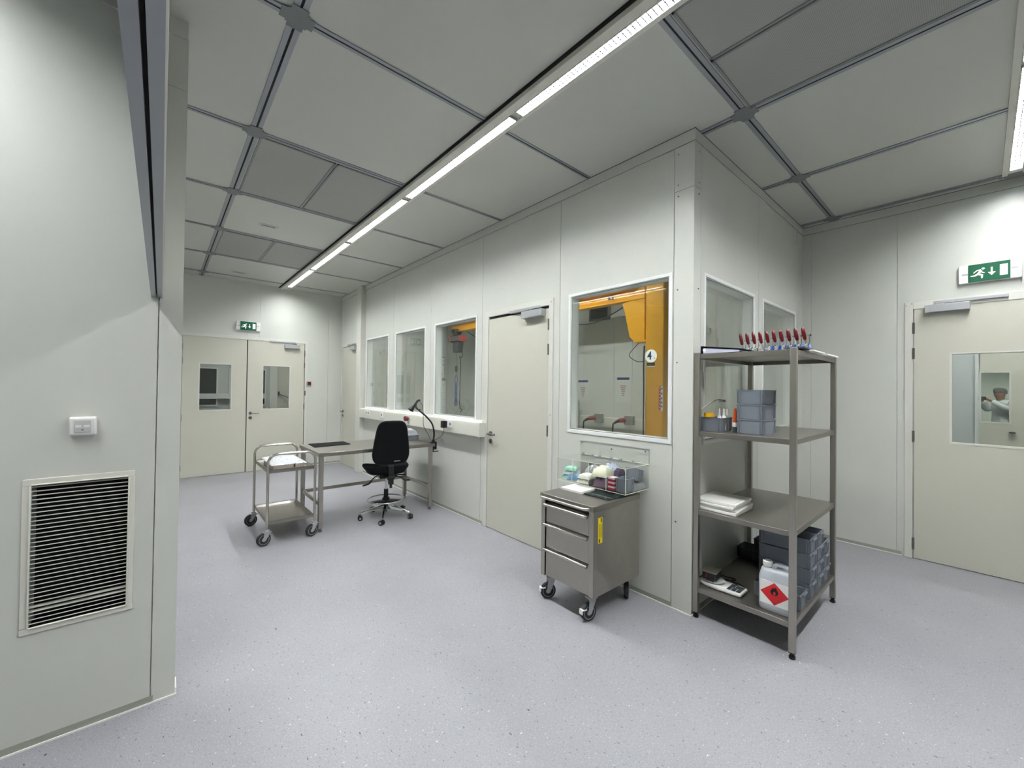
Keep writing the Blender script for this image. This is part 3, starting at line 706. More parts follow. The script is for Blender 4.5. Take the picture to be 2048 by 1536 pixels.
g = MB(); g.tube(spline([(-.14, .125, .53), (-.10, .12, .48), (-.10, .09, .36), (-.10, .08, .22), (-.05, .04, .10), (-.03, .03, .04), (-.02, .01, .02)], 6), .0028, n=6); g.build('lamp_cable', BLACKP, t, smooth=True)
# =============== swivel chair ===============
t = E_('swivel_chair', 'black high swivel chair with chrome five-star base at the bench', 'chair', (2.05, 4.64, 0), math.radians(-12))
def pad(w0, w1, h0, h1, th, curve, n=13, power=3.2, ax='back'):
    """upholstered slab built of superellipse rings through its thickness"""
    rings_ = []
    N = 36
    for s, k in ((-.5, .90), (-.46, .96), (-.25, 1.0), (.15, 1.0), (.42, .97), (.5, .90)):
        r = []
        for i in range(N):
            a = 2*PI*i/N; c, q = math.cos(a), math.sin(a)
            x = abs(c)**(2/power)*(1 if c > 0 else -1); z = abs(q)**(2/power)*(1 if q > 0 else -1)
            v = (z+1)/2; wv = (w0+(w1-w0)*v)/2
            r.append((x*wv*k, s*th+curve*(x*wv)**2, h0+(h1-h0)*(.5+z*.5*k)))
        rings_.append(r)
    return rings_
# back faces -Y (towards the camera), tilts back a little
bk = [[(x, y-.06*(z-.66)/.5, z) for x, y, z in r] for r in pad(.455, .315, .665, 1.165, .055, .5, power=5)]
bk = [[(x*(1 if z > .80 else 1-.75*(.80-z)), y, z) for x, y, z in r] for r in bk]
g = MB(); g.loft([[(x, y-.225, z) for x, y, z in r] for r in bk]); g.build('backrest', BLACKF, t, smooth=True, sub=1)
g = MB(); g.tube([(x*1.0, y-.225, z) for x, y, z in bk[2]], .004, n=6, closed=True); g.build('backrest_piping', BLACKP, t, smooth=True)
box('maker_tag', .03, .10, -.262, -.258, .700, .706, CLOSER, t)
seat = [[(x*(1 if y > -.03 else .82), (z-.24)*(1 if y > -.03 else .85), .590+y*1.1) for x, y, z in r] for r in pad(.52, .54, .0, .53, .10, -.12, power=2.8)]
g = MB(); g.loft([[(x, y+.02, z-(.045*max(0, (y-.12)/.1)**2 if y > .12 else 0)) for x, y, z in r] for r in seat]); g.build('seat', BLACKF, t, smooth=True, sub=1)
g = MB(); g.box(-.10, .10, -.14, .12, .488, .535); g.box(-.04, .04, -.265, -.10, .495, .53); g.box(-.03, .03, -.262, -.235, .44, .655); g.cyl((0, -.25, .40), (0, -.25, .45), .015); g.build('seat_mechanism', BLACKP, t, bevel=.006)
for pts in ([(-.09, .02, .50), (-.15, .0, .47), (-.20, -.02, .42), (-.27, -.03, .405)], [(.09, .02, .50), (.16, .0, .49), (.23, 0, .482)], [(.09, -.06, .50), (.15, -.07, .47), (.20, -.08, .44), (.26, -.08, .432)]):
    MB().tube(spline(pts, 5), [.007]*8+[.011]*(len(spline(pts, 5))-8), n=8).build('lever', BLACKP, t, smooth=True)
g = MB(); g.cyl((0, 0, .33), (0, 0, .49), .014, n=16); g.build('gas_lift', CHROME, t, smooth=True)
g = MB(); g.cyl((0, 0, .14), (0, 0, .335), .026, n=20); g.build('lift_sleeve', BLACKP, t, smooth=True)
g = MB(); R_ = .21; g.tube([(R_*math.cos(2*PI*i/40), R_*math.sin(2*PI*i/40), .215) for i in range(40)], .009, n=10, closed=True); ring = g.build('foot_ring', CHROME, t, smooth=True)
g = MB(); g.cyl((0, 0, .17), (0, 0, .235), .042, n=20)
for k in range(3):
    a = math.radians(80+120*k); ca, sa = math.cos(a), math.sin(a); wd = .05
    g.loft([[(-sa*wd, ca*wd, .175), (sa*wd, -ca*wd, .175), (sa*wd, -ca*wd, .205), (-sa*wd, ca*wd, .205)], [(R_*ca-sa*.016, R_*sa+ca*.016, .205), (R_*ca+sa*.016, R_*sa-ca*.016, .205), (R_*ca+sa*.016, R_*sa-ca*.016, .218), (R_*ca-sa*.016, R_*sa+ca*.016, .218)]])
g.build('ring_spider', BLACKP, ring)
for k in range(5):
    a = math.radians(-108+72*k); ca, sa = math.cos(a), math.sin(a); g = MB(); rs = []
    for rr, zz, hh, ww in ((.02, .125, .05, .030), (.10, .118, .036, .026), (.20, .100, .028, .022), (.285, .076, .020, .018), (.305, .070, .018, .016)):
        rs.append([(rr*ca-sa*ww, rr*sa+ca*ww, zz-hh/2), (rr*ca+sa*ww, rr*sa-ca*ww, zz-hh/2), (rr*ca+sa*ww*.6, rr*sa-ca*ww*.6, zz+hh/2), (rr*ca-sa*ww*.6, rr*sa+ca*ww*.6, zz+hh/2)])
    g.loft(rs); lg = g.build('base_arm', CHROME, t, bevel=.004)
    b = a+1.0+k*1.3; cx, cy = .30*ca, .30*sa; d = Vector((math.cos(b), math.sin(b), 0)); n_ = Vector((-d.y, d.x, 0)); c = Vector((cx, cy, .027))-d*.012
    g = MB()
    for s_ in (-1, 1): g.cyl(c+n_*s_*.008, c+n_*s_*.025, .027, n=22)
    g.cyl(c+n_*-.009, c+n_*.009, .02, n=16); g.cyl(Vector((cx, cy, .04)), Vector((cx, cy, .066)), .008)
    g.mi = 1
    for s_ in (-1, 1): g.cyl(c+n_*s_*.0252, c+n_*s_*.0262, .013, n=18)
    g.build('castor', [BLACKP, CLOSER], lg, smooth=True)
# =============== castor for trolleys ===============
def big_castor(parent, x, y, ztop, R, rz, tyre=RUBBER, hub=GREYW, brake=False, name='castor'):
    off = R*.45; d = Vector((math.cos(rz), math.sin(rz), 0)); n = Vector((-d.y, d.x, 0)); c = Vector((x, y, R))+d*off; p = Vector((x, y, 0))
    Mx = Matrix(((d.x, n.x, 0, x), (d.y, n.y, 0, y), (0, 0, 1, 0), (0, 0, 0, 1)))
    g = MB(); g.cyl(p+Vector((0, 0, ztop-.018)), p+Vector((0, 0, ztop)), .022, n=16); g.box(-.035, .035, -.026, .026, ztop-.026, ztop-.018, Mx)
    for s_ in (-1, 1):
        rs = [[Mx@Vector((u, s_*v, z)) for u, z in ((-.028, ztop-.026), (.028, ztop-.026), (off+.014, R-.012), (off-.014, R-.008))] for v in (.0185, .0215)]
        g.loft(rs)
    g.cyl(c-n*.026, c+n*.026, .006, n=10)
    f = g.build(name, CLOSER, parent, bevel=.001)
    g = MB(); rs = []
    def disc(prof):
        q = MB(); rings_ = []
        for r, h in prof: rings_.append([c+n*h+(d*math.cos(2*PI*i/28)+Vector((0, 0, 1))*math.sin(2*PI*i/28))*r for i in range(28)])
        return q.loft(rings_)
    disc([(R*.72, -.015), (R*.94, -.015), (R, -.008), (R, .008), (R*.94, .015), (R*.72, .015)]).build('tyre', tyre, f, smooth=True)
    disc([(R*.2, -.0165), (R*.45, -.013), (R*.74, -.0155), (R*.74, .0155), (R*.45, .013), (R*.2, .0165)]).build('wheel_hub', hub, f, smooth=True)
    if brake:
        g = MB(); g.box(off+R*.35, off+R*1.05, -.018, .018, R*1.35, R*1.5, Mx); g.box(off+R*.95, off+R*1.08, -.018, .018, R*.95, R*1.5, Mx); g.build('brake_pedal', WHITEP, f, bevel=.003)
    return f
# =============== serving trolley ===============
t = E_('service_trolley', 'two-tier stainless steel trolley on castors beside the bench', 'trolley', (0, 0, 0))
TX0, TX1, TY0, TY1 = .80, 1.227, 4.53, 5.27
for y in (TY0, TY1):
    r = .085; top = .872; P_ = [(TX0, y, .145), (TX0, y, top-r)]
    P_ += [(TX0+r-r*math.cos(a), y, top-r+r*math.sin(a)) for a in [PI/2*k/7 for k in range(1, 8)]]
    P_ += [(TX1-r+r*math.sin(a), y, top-r+r*math.cos(a)) for a in [PI/2*k/7 for k in range(0, 8)]]+[(TX1, y, .145)]
    MB().tube(P_, .0125, n=14).build('push_frame', TUBE, t, smooth=True)
for z in (.695, .195):
    g = MB(); x0, x1, y0, y1 = TX0+.005, TX1-.005, TY0+.013, TY1-.013
    g.box(x0+.03, x1-.03, y0+.03, y1-.03, z, z+.003)
    for q in (((x0, y0), (x1, y0), (x1-.03, y0+.03), (x0+.03, y0+.03)), ((x0, y1), (x1, y1), (x1-.03, y1-.03), (x0+.03, y1-.03)), ((x0, y0), (x0, y1), (x0+.03, y1-.03), (x0+.03, y0+.03)), ((x1, y0), (x1, y1), (x1-.03, y1-.03), (x1-.03, y0+.03))):
        zo = (z+.024, z+.024, z+.003, z+.003)
        g.loft([[(p[0], p[1], h) for p, h in zip(q, zo)], [(p[0], p[1], h-.004) for p, h in zip(q, zo)]])
    for q in ((x0, x1, y0, y0+.003), (x0, x1, y1-.003, y1), (x0, x0+.003, y0, y1), (x1-.003, x1, y0, y1)): g.box(*q, z-.008, z+.026)
    g.build('shelf_tray', STEELD, t)
for x, y, a in ((TX0, TY0, 3.35), (TX1, TY0, 3.5), (TX0, TY1, 3.3), (TX1, TY1, 3.2)): big_castor(t, x, y, .150, .0625, a, brake=False)
# things on the trolley
t = E_('steel_parts_pack', 'steel profile block under wrinkled clear film on the trolley top tray', 'steel part', (1.01, 4.85, .699), .05)
g = MB(); g.box(-.16, .13, -.21, .16, 0, .012); g.box(-.16, -.152, -.21, .16, .012, .06); g.box(-.16, .13, -.21, -.202, .012, .052); g.box(-.10, -.094, -.2, .16, .012, .055); g.box(-.04, -.034, -.2, .16, .012, .055); g.box(.02, .026, -.2, .16, .012, .055); g.build('steel_block', STEEL, t, bevel=.001)
box('dark_clip', .03, .045, -.214, -.21, .01, .05, BLACKP, t)
o = crumple(.33, .60, .010, 11, 34, 44, 2.2, .6).build('plastic_film', glassmat('bright_film', (.93, .94, .95, 1), 1.5, .35), smooth=True, loc=(1.0, 4.87, .752)); tag(o, 'wrinkled shiny plastic film spread over the steel parts on the trolley', 'plastic film')
# =============== drawer cabinet on castors ===============
CX0, CX1, CY0, CY1, CZ = 2.150, 2.712, 1.660, 2.150, .780
t = E_('drawer_cabinet', 'stainless steel drawer cabinet on castors under the acrylic dispenser', 'cabinet', (0, 0, 0))
g = MB(); z0 = .175
g.box(CX0+.012, CX0+.05, CY0+.004, CY0+.042, z0, .745); g.box(CX0+.012, CX0+.05, CY1-.042, CY1-.004, z0, .745)
g.box(CX0+.05, CX1-.008, CY0+.004, CY0+.008, z0, .742); g.box(CX0+.05, CX1-.008, CY1-.008, CY1-.004, z0, .742); g.box(CX1-.008, CX1-.004, CY0+.004, CY1-.004, z0, .745)
g.box(CX0+.05, CX1-.008, CY0+.008, CY1-.008, z0, z0+.02); g.box(CX0+.05, CX0+.054, CY0+.042, CY1-.042, .70, .745); g.mi = 1; g.box(CX0+.055, CX0+.058, CY0+.01, CY1-.01, z0+.02, .70)
g.build('cabinet_body', [STEEL, GAP], t, bevel=.002)
g = MB(); g.box(CX0, CX1, CY0, CY1, .742, CZ); g.build('cabinet_top', STEELD, t, bevel=.003)
for a, b in ((.572, .712), (.389, .567), (.180, .384)):
    d = box('drawer_front', CX0+.018, CX0+.04, CY0+.046, CY1-.050, a, b, STEEL, t, bevel=.002)
    g = MB(); g.tube([(CX0-.001, CY0+.048, b-.012), (CX0-.001, CY1-.044, b-.012)], .0105, n=12); g.box(CX0-.001, CX0+.02, CY0+.05, CY1-.05, b-.006, b-.002)
    g.build('drawer_handle', TUBE, d, smooth=True)
g = MB(); g.tube(spline([(CX0-.002, CY0+.03, .762), (CX0-.030, CY0+.045, .762), (CX0-.036, CY0+.09, .762), (CX0-.036, CY1-.09, .762), (CX0-.030, CY1-.045, .762), (CX0-.002, CY1-.03, .762)], 6), .009, n=12); g.build('push_handle', TUBE, t, smooth=True)
g = MB(); g.box(CX0+.060, CX0+.106, CY0+.0025, CY0+.004, .525, .695); lb = g.build('warning_label', YELD, t)
g = MB(); g.box(CX0+.087, CX0+.096, CY0+.0018, CY0+.0025, .665, .692); g.box(CX0+.068, CX0+.080, CY0+.0018, CY0+.0025, .530, .556)
for i in range(5): g.box(CX0+.069+i*.0072, CX0+.0702+i*.0072, CY0+.0018, CY0+.0025, .565, .655)
g.build('label_print', mat('label_ink', (60, 48, 10), .6), lb)
box('lock_button', CX0+.115, CX0+.122, CY0+.001, CY0+.004, .695, .702, SATIN, t)
for x, y, a, bk_ in ((CX0+.07, CY1-.06, 2.6, True), (CX0+.07, CY0+.06, 2.9, True), (CX1-.08, CY0+.06, .5, False), (CX1-.08, CY1-.06, .3, False)): big_castor(t, x, y, z0, .058, a, brake=bk_)
o = E_('white_board', 'white plastic board lying on the drawer cabinet under the dispenser', 'board', (2.44, 2.02, CZ), .03); box('board_plate', -.10, .10, -.10, .10, 0, .018, BOARD, o, bevel=.002)
tag(box('glass_plate', 2.36, 2.66, 1.69, 1.91, CZ+.001, CZ+.009, mat('dark_glass_plate', (46, 58, 56), .08), bevel=.001), 'dark greenish glass plate on the right rear of the drawer cabinet', 'glass plate')
# =============== acrylic dispenser ===============
AX0, AX1, AY0, AY1, AZ0, AZ1 = 2.475, 2.783, 1.632, 2.290, .812, .994
t = E_('acrylic_dispenser', 'clear acrylic compartment box screwed to the wall under the big window', 'dispenser', (0, 0, 0))
g = MB(); g.box(AX1-.004, AX1, AY0, AY1, AZ0, 1.108); g.build('back_plate', ACR, t)
g = MB(); th = .004
g.box(AX0, AX0+th, AY0, AY1, AZ0, AZ1); g.box(AX0+th, AX1-th, AY0, AY0+th, AZ0, AZ1); g.box(AX0+th, AX1-th, AY1-th, AY1, AZ0, AZ1); g.box(AX0+th, AX1-th, AY0+th, AY1-th, AZ0, AZ0+th); g.build('acrylic_tray', ACR, t)
for y in (1.797, 1.960, 2.122): 
    g = MB(); g.box(AX0+th, AX1-th, y-.002, y+.002, AZ0+th, AZ1-.01); d = g.build('divider', ACR, t)
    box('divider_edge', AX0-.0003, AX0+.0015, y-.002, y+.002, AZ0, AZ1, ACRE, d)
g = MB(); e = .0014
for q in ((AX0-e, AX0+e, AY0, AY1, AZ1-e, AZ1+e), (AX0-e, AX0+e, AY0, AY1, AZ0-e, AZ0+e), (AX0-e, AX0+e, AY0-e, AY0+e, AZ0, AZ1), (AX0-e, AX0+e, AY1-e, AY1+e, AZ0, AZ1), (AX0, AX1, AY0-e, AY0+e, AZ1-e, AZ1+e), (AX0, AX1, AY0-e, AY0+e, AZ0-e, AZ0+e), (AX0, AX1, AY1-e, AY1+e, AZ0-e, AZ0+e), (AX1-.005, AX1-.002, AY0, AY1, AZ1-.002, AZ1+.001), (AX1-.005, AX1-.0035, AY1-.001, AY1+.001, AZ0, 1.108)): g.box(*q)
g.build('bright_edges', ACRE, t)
g = MB(); g.box(AX1-.0045, AX1-.0005, AY0, AY1, 1.1075, 1.1085); g.box(AX1-.0045, AX1-.0005, AY0-.001, AY0, AZ1, 1.108); g.box(AX1-.0045, AX1-.0005, AY1, AY1+.001, AZ1, 1.108); g.build('plate_edge', mat('plate_edge_grey', (150, 152, 146), .4), t)
g = MB(); g.box(AX0+.012, AX1-.03, AY0+.004, AY0+.17, AZ1+.003, AZ1+.006); g.build('lid_flap', ACR, t)
for y, z in ((2.27, 1.09), (1.965, 1.068), (1.66, 1.085)):
    g = MB(); g.cyl((AX1-.004, y, z), (AX1-.010, y, z), .006, n=12); g.build('screw', SATIN, t)
for y in (2.25, 2.15, 2.08, 1.965, 1.88, 1.76):
    g = MB(); g.tube([(AX1-.010, y-.014, AZ1+.006), (AX1-.010, y+.014, AZ1+.006)], .004, n=8); g.box(AX1-.012, AX1-.004, y-.011, y+.011, AZ1-.004, AZ1+.012); g.build('hinge', mat('clear_hinge', (226, 230, 226), .2, trans=.5), t, smooth=True)
def packet(name, w_, d, h, loc, rz, m, label, cat, seed, tilt=0, grp=None):
    o = crumple(w_, d, h, seed, 12, 10).build(name, m, smooth=True, loc=loc, rz=rz); o.rotation_euler[1] = tilt; tag(o, label, cat, grp); return o
ZB = AZ0+.005
PK = 'packets in the acrylic dispenser'
TEAL = mat('teal_white_film', (150, 208, 186), .35, noise=.35, nscale=60)
for i in range(3): packet('glove_packet', .10, .11, .03, (2.545+.004*i, 2.205-.006*i, ZB+.012+.031*i), .15+.1*i, TEAL if i % 2 == 0 else mat('white_film', (225, 232, 230), .35), ('lowest', 'middle', 'uppermost')[i]+' green and white packet at the left end of the acrylic dispenser', 'packet', 20+i, grp=PK)
packet('blue_packet', .07, .13, .05, (2.53, 2.105+.03, ZB+.005), .5, mat('light_blue_film', (116, 156, 190), .35, noise=.2, nscale=50), 'light blue packet leaning in the leftmost compartment of the dispenser', 'packet', 31, grp=PK)
for i in range(2): packet('white_packet', .13, .12, .035, (2.56, 2.045-.01*i, ZB+.035*i), .1, mat('cream_film', (228, 228, 214), .4, noise=.1, nscale=40), ('lower', 'upper')[i]+' cream packet in the second compartment from the left', 'packet', 40+i, grp=PK)
packet('film_bag', .18, .13, .10, (2.66, 2.05, ZB+.02), .3, FILM, 'tall clear bag behind the cream packets in the dispenser', 'plastic bag', 44, grp=PK)
packet('pale_blue_wrap', .11, .12, .12, (2.69, 1.90, ZB+.03), 0, mat('pale_blue_wrap', (170, 186, 214), .5, noise=.1), 'pale blue wrapped bundle at the back of the third compartment', 'bundle', 46)
packet('purple_sachets', .13, .13, .085, (2.57, 1.885, ZB), .2, mat('purple_grain', (122, 96, 116), .5, noise=.75, nscale=170), 'bag of purple and white sachets in the third compartment', 'bag', 50)
packet('film_bag', .16, .13, .07, (2.58, 1.90, ZB+.075), .1, mat('yellowish_film', (214, 216, 190), .3, noise=.15), 'pale yellowish bag on top of the purple sachets', 'plastic bag', 52)
for i in range(3):
    o = E_('red_box', ('lowest', 'middle', 'uppermost')[i]+' red and white box in the stack beside the grey bins', 'small box', (2.525, 1.762, ZB+.001+.031*i), 0, 'red boxes in the acrylic dispenser')
    box('box_body', -.035, .035, -.028, .028, 0, .018, mat('crimson_card', (160, 30, 58), .4), o, bevel=.001); box('box_lid', -.035, .035, -.028, .028, .018, .030, mat('pink_white', (222, 196, 204), .4), o)
make_bin('storage_bin', .105, .085, .098, 'upright small grey bin at the front right corner of the acrylic dispenser', (2.545, 1.683, ZB), group='small grey bins in the acrylic dispenser')
b = make_bin('storage_bin', .11, .09, .09, 'tipped small grey bin at the back right of the acrylic dispenser', (2.68, 1.70, ZB+.055), group='small grey bins in the acrylic dispenser'); b.rotation_euler = (.0, .28, .15)
packet('film_bag', .15, .10, .05, (2.70, 1.695, ZB), .1, FILM, 'clear crumpled bag under the tipped grey bin in the dispenser', 'plastic bag', 57)
packet('dark_pouch', .10, .05, .06, (2.60, 1.765, ZB+.092), 0, mat('dark_violet_pouch', (70, 60, 80), .4), 'dark violet pouch lying on the red boxes', 'pouch', 59)
# =============== shelf unit ===============
SX0, SX1, SY0, SY1 = 2.790, 3.806, .703, 1.300
t = E_('shelf_unit', 'open stainless steel shelf unit with four shelves at the cabin corner', 'shelf unit', (0, 0, 0))
ZT = (1.803, 1.272, .735, .205)
for x, y in ((SX0, SY0), (SX0, SY1-.034), (SX1-.034, SY0), (SX1-.034, SY1-.034)):
    p = box('post', x, x+.034, y, y+.034, .036, 1.812, STEEL, t, bevel=.003)
    g = MB(); cx, cy = x+.017, y+.017; g.cyl((cx, cy, .012), (cx, cy, .036), .011, n=14); g.cyl((cx, cy, 0), (cx, cy, .014), .017, n=16); g.box(x+.001, x+.033, y+.001, y+.033, .032, .036); g.build('foot', BLACKP, p, smooth=True)
for z in ZT:
    g = MB(); g.box(SX0+.012, SX1-.012, SY0+.012, SY1-.012, z-.004, z)
    for q in ((SX0+.034, SX1-.034, SY0+.008, SY0+.012), (SX0+.034, SX1-.034, SY1-.012, SY1-.008), (SX0+.008, SX0+.012, SY0+.034, SY1-.034), (SX1-.012, SX1-.008, SY0+.034, SY1-.034)): g.box(*q, z-.032, z)
    g.build('shelf', STEELD, t, bevel=.0012)
# top shelf: binder
t = E_('ring_binder', 'dark blue ring binder lying flat on the top shelf corner', 'binder', (2.934, 1.203, ZT[0]), 0)
g = MB(); g.prism([(-.135, 0), (.17, 0), (.17, .004), (-.135, .004)], -.16, .06, 'y')
g.v = []; g.f = []; g.m = []
# spine on the left facing the long wall, pages towards the row of clamps
g.box(-.13, .15, -.20, .06, 0, .003); g.loft([[(-.13, .06, .052), (.15, .06, .052), (.15, .06, .055), (-.13, .06, .055)], [(-.13, -.20, .020), (.15, -.20, .020), (.15, -.20, .023), (-.13, -.20, .023)]]); g.box(-.13, .15, .057, .060, 0, .055)
g.build('cover', NAVY, t, bevel=.0008)
g = MB(); g.loft([[(-.125, .045, .004), (.14, .045, .004), (.14, .045, .040), (-.125, .045, .040)], [(-.125, -.185, .004), (.14, -.185, .004), (.14, -.185, .014), (-.125, -.185, .014)]]); g.build('paper_stack', mat('paper_lilac', (196, 198, 214), .8), t)
g = MB(); g.cyl((-.1305, .035, .026), (-.1315, .035, .026), .011, n=18); g.build('finger_hole', PAPER, t)
# toggle clamps
def clamp0(loc, rz, label):
    t = E_('toggle_clamp', label, 'toggle clamp', loc, rz, 'row of red-handled toggle clamps')
    g = MB(); g.box(-.016, .016, -.014, .014, 0, .003); g.box(-.010, -.007, -.010, .010, .003, .038); g.box(.007, .010, -.010, .010, .003, .038); g.cyl((-.013, 0, .03), (.013, 0, .03), .006, n=12); g.cyl((-.012, 0, .014), (.012, 0, .014), .005, n=12)
    g.build('clamp_base', CHROME, t, bevel=.001)
    g = MB(); g.tube(spline([(0, .0, .03), (0, .004, .052), (0, .009, .10)], 5), .004, n=8); g.build('lever_rod', CHROME, t, smooth=True)
    A = Vector((0, .006, .060)); B = Vector((0, .022, .144)); g = MB(); P_ = []; Rr = []
    for k in range(11):
        u = k/10; P_.append(A.lerp(B, u)); Rr.append(.0065+.005*math.sin(PI*min(1, u*.95+.05))**.7 if 0 < u < 1 else .003)
    g.tube(P_, Rr, n=12); g.build('red_handle', REDP, t, smooth=True)
    g = MB(); g.tube([(0, -.006, .02), (0, -.016, .045), (0, -.014, .088)], .0028, n=8); g.cyl((0, -.014, .086), (0, -.014, .096), .005, n=10); g.tube([(0, -.006, .090), (0, -.018, .092)], .0025, n=6); g.build('clamp_arm', CHROME, t, smooth=True)
    g = MB(); g.cyl((0, -.018, .092), (0, -.025, .093), .0055, .005, n=12); g.build('rubber_tip', RUBBER, t, smooth=True)
    return t
CY_ = [1.098-.0425*i for i in range(10)]
ords = ['leftmost red-handled toggle clamp on the top shelf, behind the binder', 'second red-handled toggle clamp from the left on the top shelf', 'third red-handled toggle clamp from the left on the top shelf', 'fourth red-handled toggle clamp from the left on the top shelf', 'fifth red-handled toggle clamp from the left on the top shelf', 'fifth red-handled toggle clamp counted from the right on the top shelf', 'fourth red-handled toggle clamp counted from the right on the top shelf', 'third red-handled toggle clamp counted from the right on the top shelf', 'second red-handled toggle clamp counted from the right on the top shelf', 'rightmost red-handled toggle clamp on the top shelf']
PLZ = ZT[0]+.012
c0 = clamp0((3.10, CY_[0], PLZ), 0, ords[0])
for i in range(1, 10): dup(c0, (3.10+(-.006*i), CY_[i], PLZ), 0, ords[i])
tag(box('clamp_plate', 3.00, 3.14, .72, 1.12, ZT[0], ZT[0]+.012, mat('grey_plate_metal', (170, 172, 174), .4, metal=.6), bevel=.001), 'flat grey metal plate carrying the row of toggle clamps', 'plate')
for i in range(4):
    tag(box('blue_block', 3.16, 3.22, .70+.062*i+.03, .70+.062*i+.082, ZT[0], ZT[0]+.062, BLUE if i else mat('light_blue_block', (112, 140, 220), .4), bevel=.002), ('rightmost, lighter', 'second from right', 'third from right', 'leftmost')[i]+' blue block behind the toggle clamps', 'block', 'blue blocks behind the toggle clamps')
tag(box('white_strip', 3.15, 3.22, .98, 1.12, ZT[0], ZT[0]+.05, BOARD, bevel=.002), 'white block behind the toggle clamps, left of the blue blocks', 'block')
g = MB(); g.box(3.02, 3.30, .69, .83, 0, .010); tag(g.build('white_board', BOARD, bevel=.002, loc=(.0, -.02, ZT[0])), 'thin white board overhanging the near edge of the top shelf, under dark plates', 'board')
tag(box('white_board', 3.42, 3.72, .68, .86, ZT[0], ZT[0]+.012, BOARD, bevel=.002), 'thin white board at the right end of the top shelf', 'board')
tag(box('dark_plate', 2.90, 3.20, .69, .80, ZT[0]+.0105, ZT[0]+.022, mat('dark_slate', (58, 64, 66), .5), bevel=.002), 'dark grey plate at the top shelf edge beside the corner post', 'plate')
tag(box('dark_plate', 3.21, 3.42, .71, .80, ZT[0]+.013, ZT[0]+.030, mat('dark_slate', (58, 64, 66), .5), bevel=.002), 'dark grey block on the right of the toggle clamps', 'plate')
# second shelf
ST = 'stacked grey bins on the second shelf'
for k in range(3):
    make_bin('storage_bin', .196, .160, .0955, ('lowest', 'middle', 'uppermost')[k]+' grey bin of three stacked on the second shelf', (2.993, .978, ZT[1]+.001+.0965*k), rz=-.06, group=ST)
make_bin('storage_bin', .16, .150, .094, 'single low grey bin holding small bottles on the second shelf', (2.953, 1.222, ZT[1]+.001), rz=-.03)
def bottle(x, y, z, r, h, label, m, capm, nh=.02, liquid=None):
    t = E_('small_bottle', label, 'bottle', (x, y, z), group='small bottles in the grey bin')
    g = MB(); g.lathe([(r*.9, 0), (r, .004), (r, h*.55), (r*.9, h*.62), (r*.38, h*.70), (r*.36, h*.74)], n=18); g.build('bottle_body', m, t, smooth=True)
    g = MB(); g.lathe([(r*.5, h*.70), (r*.5, h*.72), (r*.42, h*.80), (r*.32, h*.97), (r*.2, h)], n=14); g.build('bottle_cap', capm, t, smooth=True)
    return t
bottle(2.925, 1.185, ZT[1]+.008, .013, .150, 'slim white tube standing in the low grey bin, left of the bottles', WHITEP, WHITEP)
bottle(2.945, 1.165, ZT[1]+.008, .016, .150, 'white bottle in the middle of the three in the low grey bin', WHITEP, WHITEP)
bottle(2.985, 1.160, ZT[1]+.008, .015, .148, 'white-capped bottle with brown liquid in the low grey bin', mat('milky_bottle', (190, 180, 170), .3), WHITEP)
o = E_('yellow_roll', 'yellow tape roll lying on the left side of the low grey bin', 'tape roll', (2.90, 1.245, ZT[1]+.112), 0); g = MB(); g.lathe([(.015, -.014), (.034, -.014), (.034, .014), (.015, .014)]); g.v = [(x, y, z) for x, y, z in g.v]; g.build('tape', mat('yellow_tape', (232, 178, 20), .45), o, smooth=True); g = MB(); g.lathe([(.012, -.014), (.0155, -.014), (.0155, .014), (.012, .014)]); g.build('tape_core', mat('tape_core', (190, 150, 70), .6), o); 
t = E_('glue_bottle', 'small bottle with tall orange cone cap between the grey bins', 'bottle', (2.935, 1.087, ZT[1]+.001))
g = MB(); g.lathe([(.0165, 0), (.017, .004), (.017, .038)]); g.build('dark_base', mat('dark_green_base', (44, 56, 54), .4), t, smooth=True); g = MB(); g.lathe([(.0172, .038), (.0172, .066), (.012, .07)]); g.build('white_band', WHITEP, t, smooth=True); g = MB(); g.lathe([(.0150, .066), (.0150, .074), (.009, .15), (.006, .163)]); g.build('orange_cap', mat('orange_cap', (206, 78, 24), .35), t, smooth=True)
t = E_('clear_flask', 'large clear plastic flask with tube behind the low grey bin', 'flask', (3.10, 1.24, ZT[1]+.001))
g = MB(); g.lathe([(.055, 0), (.06, .01), (.06, .12), (.045, .155), (.022, .175), (.022, .20)], n=26); g.build('flask_body', ACR, t, smooth=True); g = MB(); g.lathe([(.024, .198), (.026, .20), (.026, .214), (.01, .218)]); g.build('flask_cap', mat('clear_cap', (196, 200, 196), .3), t, smooth=True)
MB().tube(spline([(0, 0, .216), (-.05, .01, .215), (-.10, .02, .20), (-.20, .03, .17), (-.26, .03, .15)], 6), .0035, n=8).build('tube', mat('milky_tube', (214, 216, 212), .3), t, smooth=True)
# third shelf: white boards
for k, (dx, dy, a, hh) in enumerate(((0, 0, .0, .019), (.012, -.004, .05, .017), (-.002, .012, -.03, .017), (.004, .006, .02, .018))):
    o = E_('white_board', ('lowest', 'second from bottom', 'second from top', 'uppermost')[k]+' white board in the stack on the third shelf', 'board', (2.985+dx, 1.168+dy, ZT[2]+.0005+.0185*k), a, 'white boards on the third shelf')
    box('board_plate', -.150, .140, -.128, .132, 0, hh-.001, BOARD, o, bevel=.003)
    if k == 3: g = MB(); g.box(-.13, .12, -.108, .112, hh-.001, hh+.0005); g.build('raised_panel', BOARD, o)
